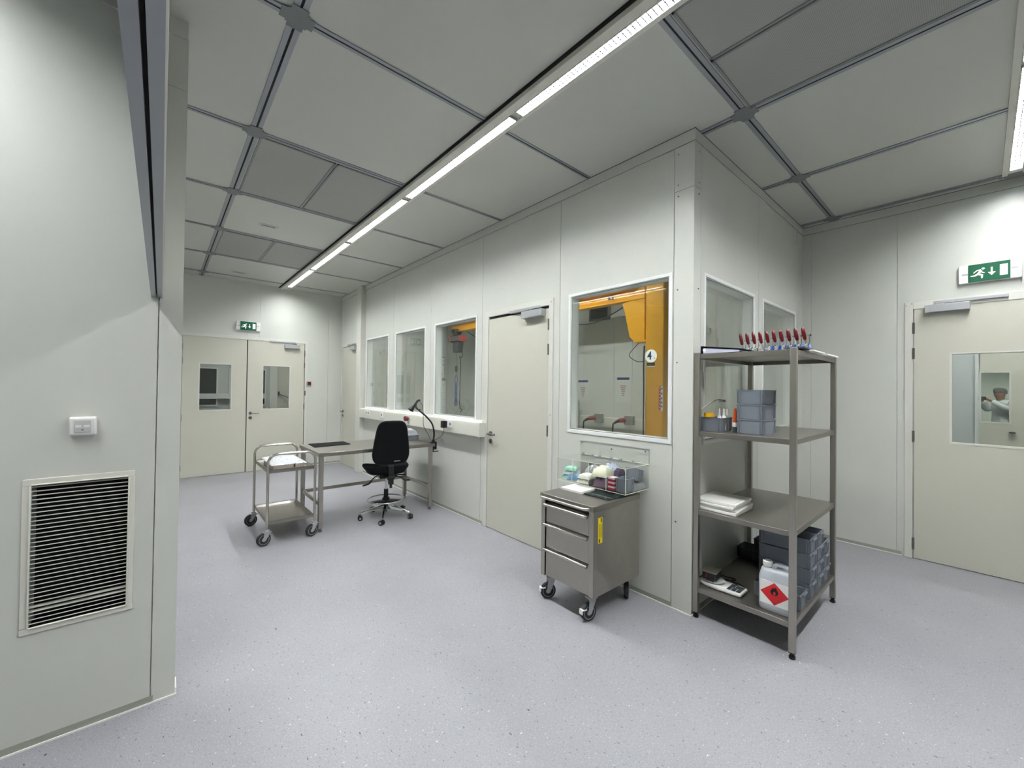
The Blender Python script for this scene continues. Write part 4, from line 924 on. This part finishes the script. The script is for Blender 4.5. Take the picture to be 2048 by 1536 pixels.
# bottom shelf: scale
Z4 = ZT[3]+.0005
t = E_('kitchen_scale', 'white digital scale with round pan on the bottom shelf', 'scale', (2.93, 1.15, Z4), math.radians(0))
prof = [(-.065, .115), (-.045, .14), (.0, .148), (.045, .14), (.065, .115), (.072, .02), (.066, -.10), (.058, -.128), (-.058, -.128), (-.066, -.10), (-.072, .02)]
g = MB(); g.loft([[(x*.95, y*.96, .004) for x, y in prof], [(x, y, .010) for x, y in prof], [(x, y, .020) for x, y in prof], [(x*.93, y*.95, .026) for x, y in prof]]); g.build('scale_body', WHITEP, t, smooth=True)
g = MB(); g.lathe([(.04, .026), (.062, .034), (.066, .038), (.066, .041), (.058, .040)], (0, .062, 0), n=32); g.build('weighing_pan', mat('pan_grey', (205, 205, 198), .4), t, smooth=True)
g = MB(); 
for (a, b, c, e) in ((-.05, .0, -.118, -.092), (.004, .05, -.118, -.070), (-.05, .0, -.088, -.062), (-.05, .0, -.058, -.036), (.004, .05, -.066, -.036)): g.box(a, b, c, e, .0258, .0270)
g.build('display_keypad', mat('display_dark', (52, 58, 62), .3), t)
t = E_('black_device', 'small black box with metal lid standing on the scale pan', 'device', (2.915, 1.225, Z4+.041), .1)
box('device_case', -.052, .052, -.045, .045, .010, .058, BLACKP, t, bevel=.003); box('metal_lid', -.058, .058, -.050, .050, .058, .066, mat('lid_metal', (118, 116, 106), .35, metal=.6), t, bevel=.001); box('red_mark', -.0535, -.052, .012, .028, .022, .044, REDP, t)
g = MB()
for x in (-.04, .04):
    for y in (-.035, .035): g.cyl((x, y, 0), (x, y, .010), .006, n=10)
g.build('device_feet', WHITEP, t)
g = MB(); g.tube(spline([(.05, .0, .03), (.10, -.02, .0), (.14, -.07, -.03), (.13, -.14, -.035), (.08, -.19, -.03), (.06, -.16, -.02), (.05, -.09, .01), (.045, -.03, .02)], 7), .0032, n=6); g.tube(spline([(.05, .02, .03), (.12, .01, 0), (.18, -.04, -.03), (.20, -.09, -.035), (.17, -.10, -.035), (.12, -.04, -.03), (.05, .01, .02)], 7), .0032, n=6); g.build('power_cord', BLACKP, t, smooth=True)
g = MB(); g.cyl((-.03, .085, -.02), (-.06, .075, -.022), .013, n=12); g.cyl((-.06, .075, -.022), (-.075, .07, -.022), .008, n=10); g.tube(spline([(-.03, .045, .02), (-.03, .07, .0), (-.03, .085, -.02)], 5), .004, n=6); g.build('plug', BLACKP, t, smooth=True)
# jerry can
t = E_('jerry_can', 'translucent white canister with red flame label on the bottom shelf', 'canister', (2.895, .822, Z4), math.radians(0))
# front face looks to -X ; width along y .17, depth along x .09
JW, JD, JH = .094, .055, .262
def ring_(z, kw, kd, cy=0):
    N = 28; out = []
    for i in range(N):
        a = 2*PI*i/N; c, s_ = math.cos(a), math.sin(a); p = 4.5
        out.append(((abs(c)**(2/p))*(1 if c > 0 else -1)*JD*kd, cy+(abs(s_)**(2/p))*(1 if s_ > 0 else -1)*JW*kw, z))
    return out
g = MB(); g.loft([ring_(0, .90, .84), ring_(.008, .97, .95), ring_(.03, 1, 1), ring_(.185, 1, 1), ring_(.205, .985, .97), ring_(.235, .90, .86), ring_(.248, .74, .7, .012), ring_(.252, .6, .5, .02)])
JM = mat('milky_canister', (208, 214, 220), .3, trans=.25, spec=.5); g.build('canister_body', JM, t, smooth=True)
g = MB(); g.cyl((0, .052, .235), (0, .052, .262), .022, n=20); g.build('neck', JM, t, smooth=True)
g = MB(); g.lathe([(.024, .258), (.027, .262), (.027, .286), (.023, .290)], (0, .052, 0), n=26); g.build('screw_cap', WHITEP, t, smooth=True)
g = MB(); g.tube(spline([(0, .020, .245), (0, .010, .272), (0, -.02, .278), (0, -.06, .272), (0, -.084, .255), (0, -.088, .22), (0, -.086, .19)], 6), .0125, n=12); g.build('carry_handle', JM, t, smooth=True)
lx = -JD-.0012
g = MB(); g.box(lx, lx+.003, -.078, .078, .045, .185); lb = g.build('white_label', PAPER, t)
g = MB(); c_ = (0, .115); g.prism([(c_[0]-.076, c_[1]), (c_[0], c_[1]-.068), (c_[0]+.076, c_[1]), (c_[0], c_[1]+.068)], lx-.0006, lx, 'x'); g.build('red_diamond', mat('hazard_red', (206, 32, 40), .4), lb)
g = MB(); fl = [(0, -.030), (-.016, -.026), (-.024, -.012), (-.022, .002), (-.014, .012), (-.016, .022), (-.006, .014), (-.004, .028), (.006, .018), (.004, .036), (.014, .022), (.018, .008), (.024, .000), (.022, -.014), (.014, -.026)]
g.prism([(-x*.85, .132+z*.85) for x, z in fl], lx-.0011, lx-.0006, 'x'); fm = g.build('flame_symbol', GAP, lb)
g = MB(); g.prism([(-x*.32, .121+z*.36) for x, z in fl], lx-.0015, lx-.0011, 'x'); g.build('flame_core', mat('hazard_red', (206, 32, 40), .4), lb)
text('3', .020, GAP, lb, Matrix(((0, 0, -1, lx-.0008), (-1, 0, 0, 0), (0, 1, 0, .060), (0, 0, 0, 1))), 'class_number')
# bins on the bottom shelf: long side along y
def bbin(x, k, y=.873, w_=.160, d=.295, label='', zoff=None, m=BINM): return make_bin('storage_bin', w_, d, .094, label, (x, y, Z4+.0968*k if zoff is None else zoff), m=m, group='grey storage bins on the bottom shelf', front='grip')
lv = ('lowest', 'second from bottom', 'second from top', 'uppermost')
bbin(3.055, 0, y=.800, w_=.15, d=.15, label='single low grey bin just behind the front corner post on the bottom shelf')
for k in range(4): bbin(3.275, k, label=lv[k]+' bin in the front tall stack beside the canister')
for k in range(4): bbin(3.452, k, label=lv[k]+' bin in the rear tall stack on the bottom shelf')
for k in range(3): bbin(3.620, k, w_=.15, label=('lowest', 'middle', 'uppermost')[k]+' bin in the three-high stack on the bottom shelf')
bbin(3.733, 0, y=.82, w_=.062, d=.17, label='last low grey bin at the right end of the bottom shelf')
make_bin('storage_bin', .15, .135, .085, 'small dark bin at the back left of the bottom shelf, against the cabin wall', (3.655, 1.235, Z4), m=BIND)
make_bin('storage_bin', .10, .16, .17, 'tall dark bin standing between the small dark bin and the stacks', (3.66, 1.11, Z4), m=BIND)
make_bin('storage_bin', .13, .07, .095, 'narrow grey bin peeking out behind the canister', (3.06, .950, Z4), m=BINM)
# =============== crane in the cabin ===============
KX = 4.7
t = E_('jib_crane', 'yellow jib crane seen through the cabin windows', 'crane', (0, 0, 0))
g = MB(); g.box(KX, KX+.22, 2.575, 2.825, 0, 2.93); g.build('column', YEL, t, bevel=.012)
g = MB(); g.box(KX+.02, KX+.14, 2.865, 7.55, 2.895, 2.909); g.box(KX+.02, KX+.14, 2.865, 7.55, 2.745, 2.757); g.box(KX+.074, KX+.086, 2.865, 7.55, 2.757, 2.895); g.build('jib_beam', YEL, t, bevel=.002)
g = MB(); g.prism([(2.86, 2.915), (2.95, 2.915), (2.99, 2.76), (3.20, 2.72), (3.16, 2.60), (3.08, 2.26), (3.02, 2.20), (2.86, 2.20)], KX+.030, KX+.045, 'x'); g.prism([(2.86, 2.915), (2.95, 2.915), (2.99, 2.76), (3.20, 2.72), (3.16, 2.60), (3.08, 2.26), (3.02, 2.20), (2.86, 2.20)], KX+.115, KX+.13, 'x'); g.box(KX+.045, KX+.115, 2.86, 2.875, 2.2, 2.915); g.box(KX+.0, KX+.16, 2.78, 3.0, 2.175, 2.20); g.box(KX+.0, KX+.16, 2.78, 2.98, 2.915, 2.935); g.build('gusset', YEL, t, bevel=.003)
g = MB(); g.cyl((KX+.02, 3.40, 2.82), (KX+.004, 3.40, 2.82), .022, n=16); g.box(KX+.015, KX+.02, 3.33, 3.36, 2.80, 2.84); g.build('end_switch', BLACKP, t)
g = MB(); yc = 2.745; g.cyl((KX, yc+.0, 1.985), (KX-.003, yc, 1.985), .082, n=36); pl = g.build('number_plate', SIGNW, t)
MN = lambda y, z: Matrix(((0, 0, -1, KX-.0035), (-1, 0, 0, y), (0, 1, 0, z), (0, 0, 0, 1)))
tx = text('4', .14, mat('plate_blue', (36, 48, 110), .4), pl, MN(yc+.018, 1.985)@Matrix.Scale(.8, 4, (1, 0, 0)), 'number_four'); 
text('A', .045, mat('plate_yellow', (206, 170, 40), .5), pl, MN(yc-.048, 1.955), 'letter_a')
g = MB(); g.box(KX-.002, KX, 2.69, 2.80, 1.86, 1.90); g.mi = 1; g.box(KX-.002, KX, 2.69, 2.80, 1.845, 1.86); g.mi = 2; g.box(KX-.0028, KX-.002, 2.71, 2.78, 1.873, 1.884); g.build('maker_strip', [mat('strip_black', (22, 22, 26), .5), PAPER, mat('strip_grey', (96, 92, 98), .5)], t)
g = MB(); g.box(KX-.002, KX, 2.578, 2.605, 1.30, 1.60); g.mi = 1; g.box(KX-.002, KX, 2.605, 2.632, 1.31, 1.60)
g.mi = 2
for z in (1.34, 1.39, 1.44, 1.50, 1.56): g.box(KX-.0028, KX-.002, 2.583, 2.600, z, z+.022)
g.mi = 0
for z in (1.33, 1.37, 1.41, 1.45, 1.49, 1.53, 1.57): g.box(KX-.0028, KX-.002, 2.614, 2.623, z, z+.018)
g.build('load_sticker', [PAPER, mat('sticker_red', (186, 44, 40), .5), mat('sticker_blue', (60, 70, 120), .5)], t)
MB().tube(spline([(KX-.01, 2.835, 2.12), (KX-.01, 2.84, 1.85), (KX-.012, 2.835, 1.4), (KX-.01, 2.84, .6), (KX-.01, 2.84, .05)], 5), .009, n=8).build('column_cable', BLACKP, t, smooth=True)
MB().tube(spline([(KX+.1, 2.95, 2.2), (KX+.05, 3.03, 2.10), (KX+.0, 3.06, 2.02), (KX+.0, 3.03, 1.97), (KX-.01, 2.93, 1.92), (KX-.01, 2.84, 1.92)], 6), .005, n=6).build('loop_cable', BLACKP, t, smooth=True)
g = MB()
for a, b in ((3.2, 4.6), (4.6, 5.9), (5.9, 7.1)): g.tube([(KX+.17, a+(b-a)*k/12, 2.74-.20*math.sin(PI*k/12)) for k in range(13)], .008, n=6)
g.build('festoon_cable', mat('festoon_grey', (58, 60, 62), .5), t, smooth=True)
t = E_('chain_hoist', 'dark electric chain hoist with red ends hanging from the yellow jib', 'hoist', (KX+.08, 7.36, 2.55))
HB = mat('hoist_dark', (52, 55, 58), .4)
g = MB(); g.box(-.09, .09, -.23, .17, -.02, .10); g.build('hoist_body', HB, t, bevel=.02)
box('red_end', -.095, .095, .12, .165, -.025, .105, mat('hoist_red', (196, 52, 48), .4), t, bevel=.01); box('red_end', -.095, .095, -.245, -.215, -.025, .105, mat('hoist_red', (196, 52, 48), .4), t, bevel=.01); box('end_cover', -.085, .085, .165, .215, -.015, .095, HB, t, bevel=.015)
g = MB(); g.loft([[(-.07, -.14, -.25), (.07, -.14, -.25), (.07, .04, -.25), (-.07, .04, -.25)], [(-.07, -.17, -.02), (.07, -.17, -.02), (.07, .07, -.02), (-.07, .07, -.02)]]); g.build('chain_bag', HB, t, bevel=.015)
g = MB(); g.box(-.05, .05, -.10, .10, .12, .17); g.cyl((-.08, -.06, .21), (.08, -.06, .21), .04, n=16); g.cyl((-.08, .06, .21), (.08, .06, .21), .04, n=16); g.box(-.015, .015, -.02, .02, .08, .14); g.build('trolley', HB, t, bevel=.004)
MB().tube([(0, .0, -.25), (0, .0, -.55)], .004, n=6).build('load_chain', SATIN, t)
g = MB(); g.box(-.02, .02, -.025, .025, -.66, -.53); g.build('hook_block', BLACKP, t, bevel=.008)
g = MB(); g.tube(spline([(0, 0, -.66), (0, -.02, -.70), (0, -.005, -.74), (0, .02, -.72)], 5), .008, n=8); g.build('hook', mat('hook_olive', (110, 112, 60), .5), t, smooth=True)
MB().tube(spline([(0, -.10, -.22), (0, -.20, -.24), (0, -.23, -.32), (0, -.17, -.37), (0, -.12, -.33), (0, -.13, -.36), (0, -.17, -.5), (0, -.15, -1.0), (0, -.15, -1.38), (0, -.22, -1.46), (0, -.17, -1.52)], 7), .008, n=8).build('pendant_cable', BLACKP, t, smooth=True)
t = E_('lifting_sling', 'blue chain sling hanging from the hoist hook', 'sling', (KX+.08, 7.36, 1.80)); SB = mat('sling_blue', (44, 78, 138), .45)
def link(g, cx, cy, cz, a, b, r, pl='yz'):
    P_ = []
    for k in range(20):
        an = 2*PI*k/20; u, v = a*math.copysign(abs(math.cos(an))**.8, math.cos(an)), b*math.sin(an); P_.append((cx, cy+u, cz+v) if pl == 'yz' else (cx+u, cy, cz+v))
    g.tube(P_, r, n=8, closed=True)
g = MB(); link(g, 0, 0, -.08, .045, .085, .009); g.build('master_ring', SB, t, smooth=True)
g = MB()
for s_ in (-.022, .022):
    for k in range(9): link(g, 0, s_, -.18-.042*k, .014, .030, .007, 'yz' if k % 2 == 0 else 'xz')
g.build('sling_chain', SB, t, smooth=True)
g = MB(); link(g, 0, -.024, -.58, .026, .05, .011); link(g, 0, .024, -.58, .026, .05, .011); g.build('sling_hook', SB, t, smooth=True)
# things on the cabin's inner wall
WX = XR-TH
t = E_('cabin_trunking', 'cream cable trunking on the cabin rear wall beside the crane', 'cable trunking', (WX, 3.9, 1.04)); box('trunking_body', -.07, 0, -1.2, 1.9, -.08, .08, CREAM, t, bevel=.003); box('trunking_cover', -.074, -.07, -1.2, 1.9, -.06, .06, CREAM, t)
for y, lb_ in ((3.95, 'grey power outlet with red plug, left one behind the big window'), (3.40, 'grey power outlet with red plug, right one beside the crane column')):
    t = E_('power_outlet', lb_, 'power outlet', (WX-.075, y, 1.11), group='red plugs on the cabin trunking')
    box('outlet_box', -.05, 0, -.10, .05, -.07, .06, mat('outlet_grey', (150, 150, 144), .5), t, bevel=.004)
    g = MB(); g.cyl((-.05, .03, 0), (-.12, .10, -.015), .035, .032, n=18); g.build('red_plug', mat('plug_red', (146, 48, 44), .4), t, smooth=True)
    g = MB(); g.cyl((-.12, .10, -.015), (-.16, .14, -.05), .022, .018, n=14); g.tube(spline([(-.16, .14, -.05), (-.17, .16, -.12), (-.17, .16, -.6), (-.17, .17, -1.0)], 5), .012, n=8); g.build('plug_cable', BLACKP, t, smooth=True)
for (y0, y1, z), lb_ in (((4.22, 4.43, 1.685), 'left wall notice with a blue bar inside the cabin'), ((3.445, 3.66, 1.72), 'right wall notice with a blue bar inside the cabin')):
    t = E_('wall_notice', lb_, 'notice', (WX, (y0+y1)/2, z), group='notices on the cabin rear wall'); box('notice_sheet', -.002, 0, -.13, .13, -.36, .03, mat('notice_sheet', (214, 214, 208), .5), t); h = (y1-y0)/2
    box('blue_bar', -.003, -.002, -h, h, -.018, .018, mat('bar_blue', (40, 56, 104), .5), t)
    g = MB()
    for i in range(6): g.box(-.003, -.002, -.05+.006*i, .05-.006*i, -.115-.028*i, -.105-.028*i)
    g.build('notice_print', mat('print_red_grey', (150, 104, 106), .6), t)
t = E_('wall_screen', 'dark framed vent window high on the cabin rear wall', 'screen', (WX, 3.99, 2.78)); box('screen_frame', -.04, 0, -.20, .20, -.13, .12, mat('screen_frame', (122, 124, 122), .4, metal=.4), t, bevel=.004); box('dark_screen', -.043, -.04, -.165, .165, -.095, .09, mat('screen_black', (40, 42, 42), .2), t)
t = E_('cabin_console', 'grey control box with screen at the left edge behind the big window', 'control box', (WX-.21, 4.42, 1.12)); box('console_body', -.02, .12, -.10, .12, -.10, .25, mat('console_grey', (160, 163, 160), .5), t, bevel=.006); box('console_screen', -.024, -.02, -.08, .10, .02, .20, mat('console_screen', (74, 82, 86), .3), t)
t = E_('steel_table', 'low steel table under the cabin trunking', 'table', (4.62, 3.75, 0)); box('table_top', -.35, .34, -.55, .80, .86, .90, STEELD, t, bevel=.004)
for x in (-.3, .3):
    for y in (-.5, .74): box('leg', x-.02, x+.02, y-.02, y+.02, 0, .86, STEEL, t)
t = E_('wall_vent', 'striped vent in the cabin wall right of the yellow column', 'vent', (WX-.001, 2.10, .93)); g = MB(); g.box(-.004, 0, -.12, .12, -.13, .13); g.build('vent_plate', CREAM, t)
g = MB()
for i in range(7): g.box(-.006, -.004, -.11, .11, -.115+.034*i, -.100+.034*i)
g.build('vent_slots', GAP, t)
t = E_('poster', 'framed notice on the far wall inside the cabin, left of the hoist', 'poster', (5.06, YF, 2.03)); box('poster_frame', -.17, .17, -.015, 0, -.26, .26, mat('frame_black', (40, 42, 44), .4), t); box('poster_sheet', -.155, .155, -.017, -.015, -.245, .245, PAPER, t)
g = MB(); g.box(-.12, -.02, -.018, -.017, -.19, -.02); g.box(.02, .1, -.018, -.017, -.18, -.13)
for i in range(4): g.box(-.1+.07*i, -.07+.07*i, -.018, -.017, .06, .09); g.box(-.1+.07*i, -.08+.07*i, -.018, -.017, .15, .18)
g.build('poster_print', mat('print_grey', (96, 98, 100), .6), t)
t = E_('wall_notice', 'notice with a blue bar below the framed poster in the cabin', 'notice', (5.14, YF, 1.74)); box('notice_sheet', -.13, .13, -.002, 0, -.85, .03, PAPER, t); box('blue_bar', -.15, .12, -.004, -.002, -.022, .022, mat('bar_blue', (40, 56, 104), .5), t)
g = MB()
for i in range(11): g.box(-.11, .10-.03*(i % 3), -.003, -.002, -.13-.06*i, -.12-.06*i)
g.build('notice_print', mat('print_light', (176, 178, 178), .6), t)
# =============== figure at the mirror position, stands in for the camera holder's reflection in glass ===============
def skinfig(name, joints, edges, m, parent, sub=2):
    me = bpy.data.meshes.new(name); me.from_pydata([j[:3] for j in joints], edges, []); me.materials.append(m)
    o = bpy.data.objects.new(name, me); COL.objects.link(o); o.parent = parent
    s_ = o.modifiers.new('skin', 'SKIN'); s_.use_smooth_shade = True; s_.branch_smoothing = .3
    for i, j in enumerate(joints):
        r = j[3]; r = r if isinstance(r, tuple) else (r, r); me.skin_vertices[0].data[i].radius = r
    me.skin_vertices[0].data[0].use_root = True
    q = o.modifiers.new('sub', 'SUBSURF'); q.levels = sub; q.render_levels = sub
    return o
# local frame: looks along -X (towards the doors), y to the viewer's left
pr = E_('person', 'stand-in for the reflected person in white coverall and grey hair cap raising a phone', 'person', (14.15, -.30, 0), math.radians(-52))
SKN = mat('skin', (170, 124, 104), .55); SUIT = mat('white_coverall', (226, 230, 228), .7, noise=.06, nscale=25, bump=.5, bscale=14); CAP = mat('grey_hair_cap', (122, 122, 117), .8, noise=.2, nscale=120)
J = [(0, 0, .92, (.10, .13)), (0, 0, 1.10, (.09, .12)), (-.01, 0, 1.28, (.09, .13)), (-.01, 0, 1.37, (.055, .07)), (-.02, 0, 1.46, .052), (-.045, 0, 1.53, (.100, .084)), (-.045, 0, 1.625, (.120, .100)),
     (0, .16, 1.36, .044), (-.10, .25, 1.20, .036), (-.27, .13, 1.42, .034), (-.31, .10, 1.46, .028),
     (0, -.16, 1.36, .044), (-.10, -.27, 1.22, .036), (-.27, -.09, 1.42, .034), (-.31, -.05, 1.46, .028),
     (0, .09, .86, .088), (-.01, .10, .48, .058), (.01, .10, .09, .042), (-.10, .11, .035, .036),
     (0, -.09, .86, .088), (-.01, -.10, .48, .058), (.01, -.10, .09, .042), (-.10, -.11, .035, .036)]
ED = [(0, 1), (1, 2), (2, 3), (3, 4), (4, 5), (5, 6), (3, 7), (7, 8), (8, 9), (9, 10), (3, 11), (11, 12), (12, 13), (13, 14), (0, 15), (15, 16), (16, 17), (17, 18), (0, 19), (19, 20), (20, 21), (21, 22)]
n0 = len(J)
for s_, b in ((1, 10), (-1, 14)):      # fingers and thumb curled round the phone
    bx_, by_, bz_ = J[b][:3]
    for k in range(4):
        i = len(J); L_ = (.030, .034, .031, .024)[k]; zz_ = bz_+.026-.017*k
        J += [(bx_-.018, by_-s_*.012, zz_, .010), (bx_-.022-L_*.5, by_-s_*.030, zz_+.002, .0085), (bx_-.010-L_*.5, by_-s_*.052, zz_+.002, .0075)]; ED += [(b, i), (i, i+1), (i+1, i+2)]
    i = len(J); J += [(bx_+.012, by_-s_*.022, bz_-.018, .010), (bx_+.006, by_-s_*.050, bz_-.012, .009)]; ED += [(b, i), (i, i+1)]
body = skinfig('body', J, ED, SKN, pr)
g = MB(); c = Vector((-.06, 0, 1.575))
g.loft([[(-.116+dx, yy*k, 1.575+zz_) for yy, zz_ in ((-.008, .012), (.008, .012), (.017, -.028), (-.017, -.028))] for dx, k in ((0, 1), (-.020, .8), (-.030, .5))]); g.build('nose', SKN, body, smooth=True)
for s_ in (-1, 1):
    g = MB(); g.lathe([(.002, -.008), (.009, -.004), (.011, 0), (.009, .004), (.002, .008)], (-.121, s_*.030, 1.592), n=12, axis='x'); g.build('eye', mat('eye_dark', (50, 40, 36), .3), body, smooth=True)
    g = MB(); g.lathe([(.004, -.006), (.026, -.003), (.028, 0), (.022, .004)], (-.035, s_*.082, 1.58), n=14, axis='y'); g.build('ear', SKN, body, smooth=True)
g = MB(); g.box(-.119, -.110, -.022, .022, 1.524, 1.532); g.build('mouth', mat('lips', (150, 88, 82), .5), body, bevel=.003)
JC = [(x, y, z, tuple(v*1.32+.03 for v in (r if isinstance(r, tuple) else (r, r)))) for x, y, z, r in J[:4]]+[(J[4][0], 0, 1.44, .078)]
JC += [J[k][:3]+(J[k][3]+e,) for k, e in ((7, .052), (8, .040), (9, .026))]+[J[k][:3]+(J[k][3]+e,) for k, e in ((11, .052), (12, .040), (13, .026))]+[J[k][:3]+(J[k][3]+.028,) for k in (15, 16, 17)]+[J[k][:3]+(J[k][3]+.028,) for k in (19, 20, 21)]
skinfig('coverall', JC, [(0, 1), (1, 2), (2, 3), (3, 4), (3, 5), (5, 6), (6, 7), (3, 8), (8, 9), (9, 10), (0, 11), (11, 12), (12, 13), (0, 14), (14, 15), (15, 16)], SUIT, pr)
g = MB(); g.lathe([(.098, -.014), (.103, .0), (.106, .025), (.103, .055), (.088, .085), (.055, .104), (.01, .110)], (-.03, 0, 1.605), n=24); g.v = [(x*1.05, y*.93, z-.008+(x+.03)*-.15) for x, y, z in g.v]; g.build('hair_cap', CAP, pr, smooth=True)
ph = E_('phone', 'dark phone of the reflection stand-in, held up in both hands', 'phone', (14.15, -.30, 0), math.radians(-52)); g = MB(); g.box(-.358, -.350, -.075, .105, 1.425, 1.505); g.build('phone_body', BLACKP, ph, bevel=.004); box('phone_lens', -.361, -.358, .06, .09, 1.475, 1.498, SATIN, ph)
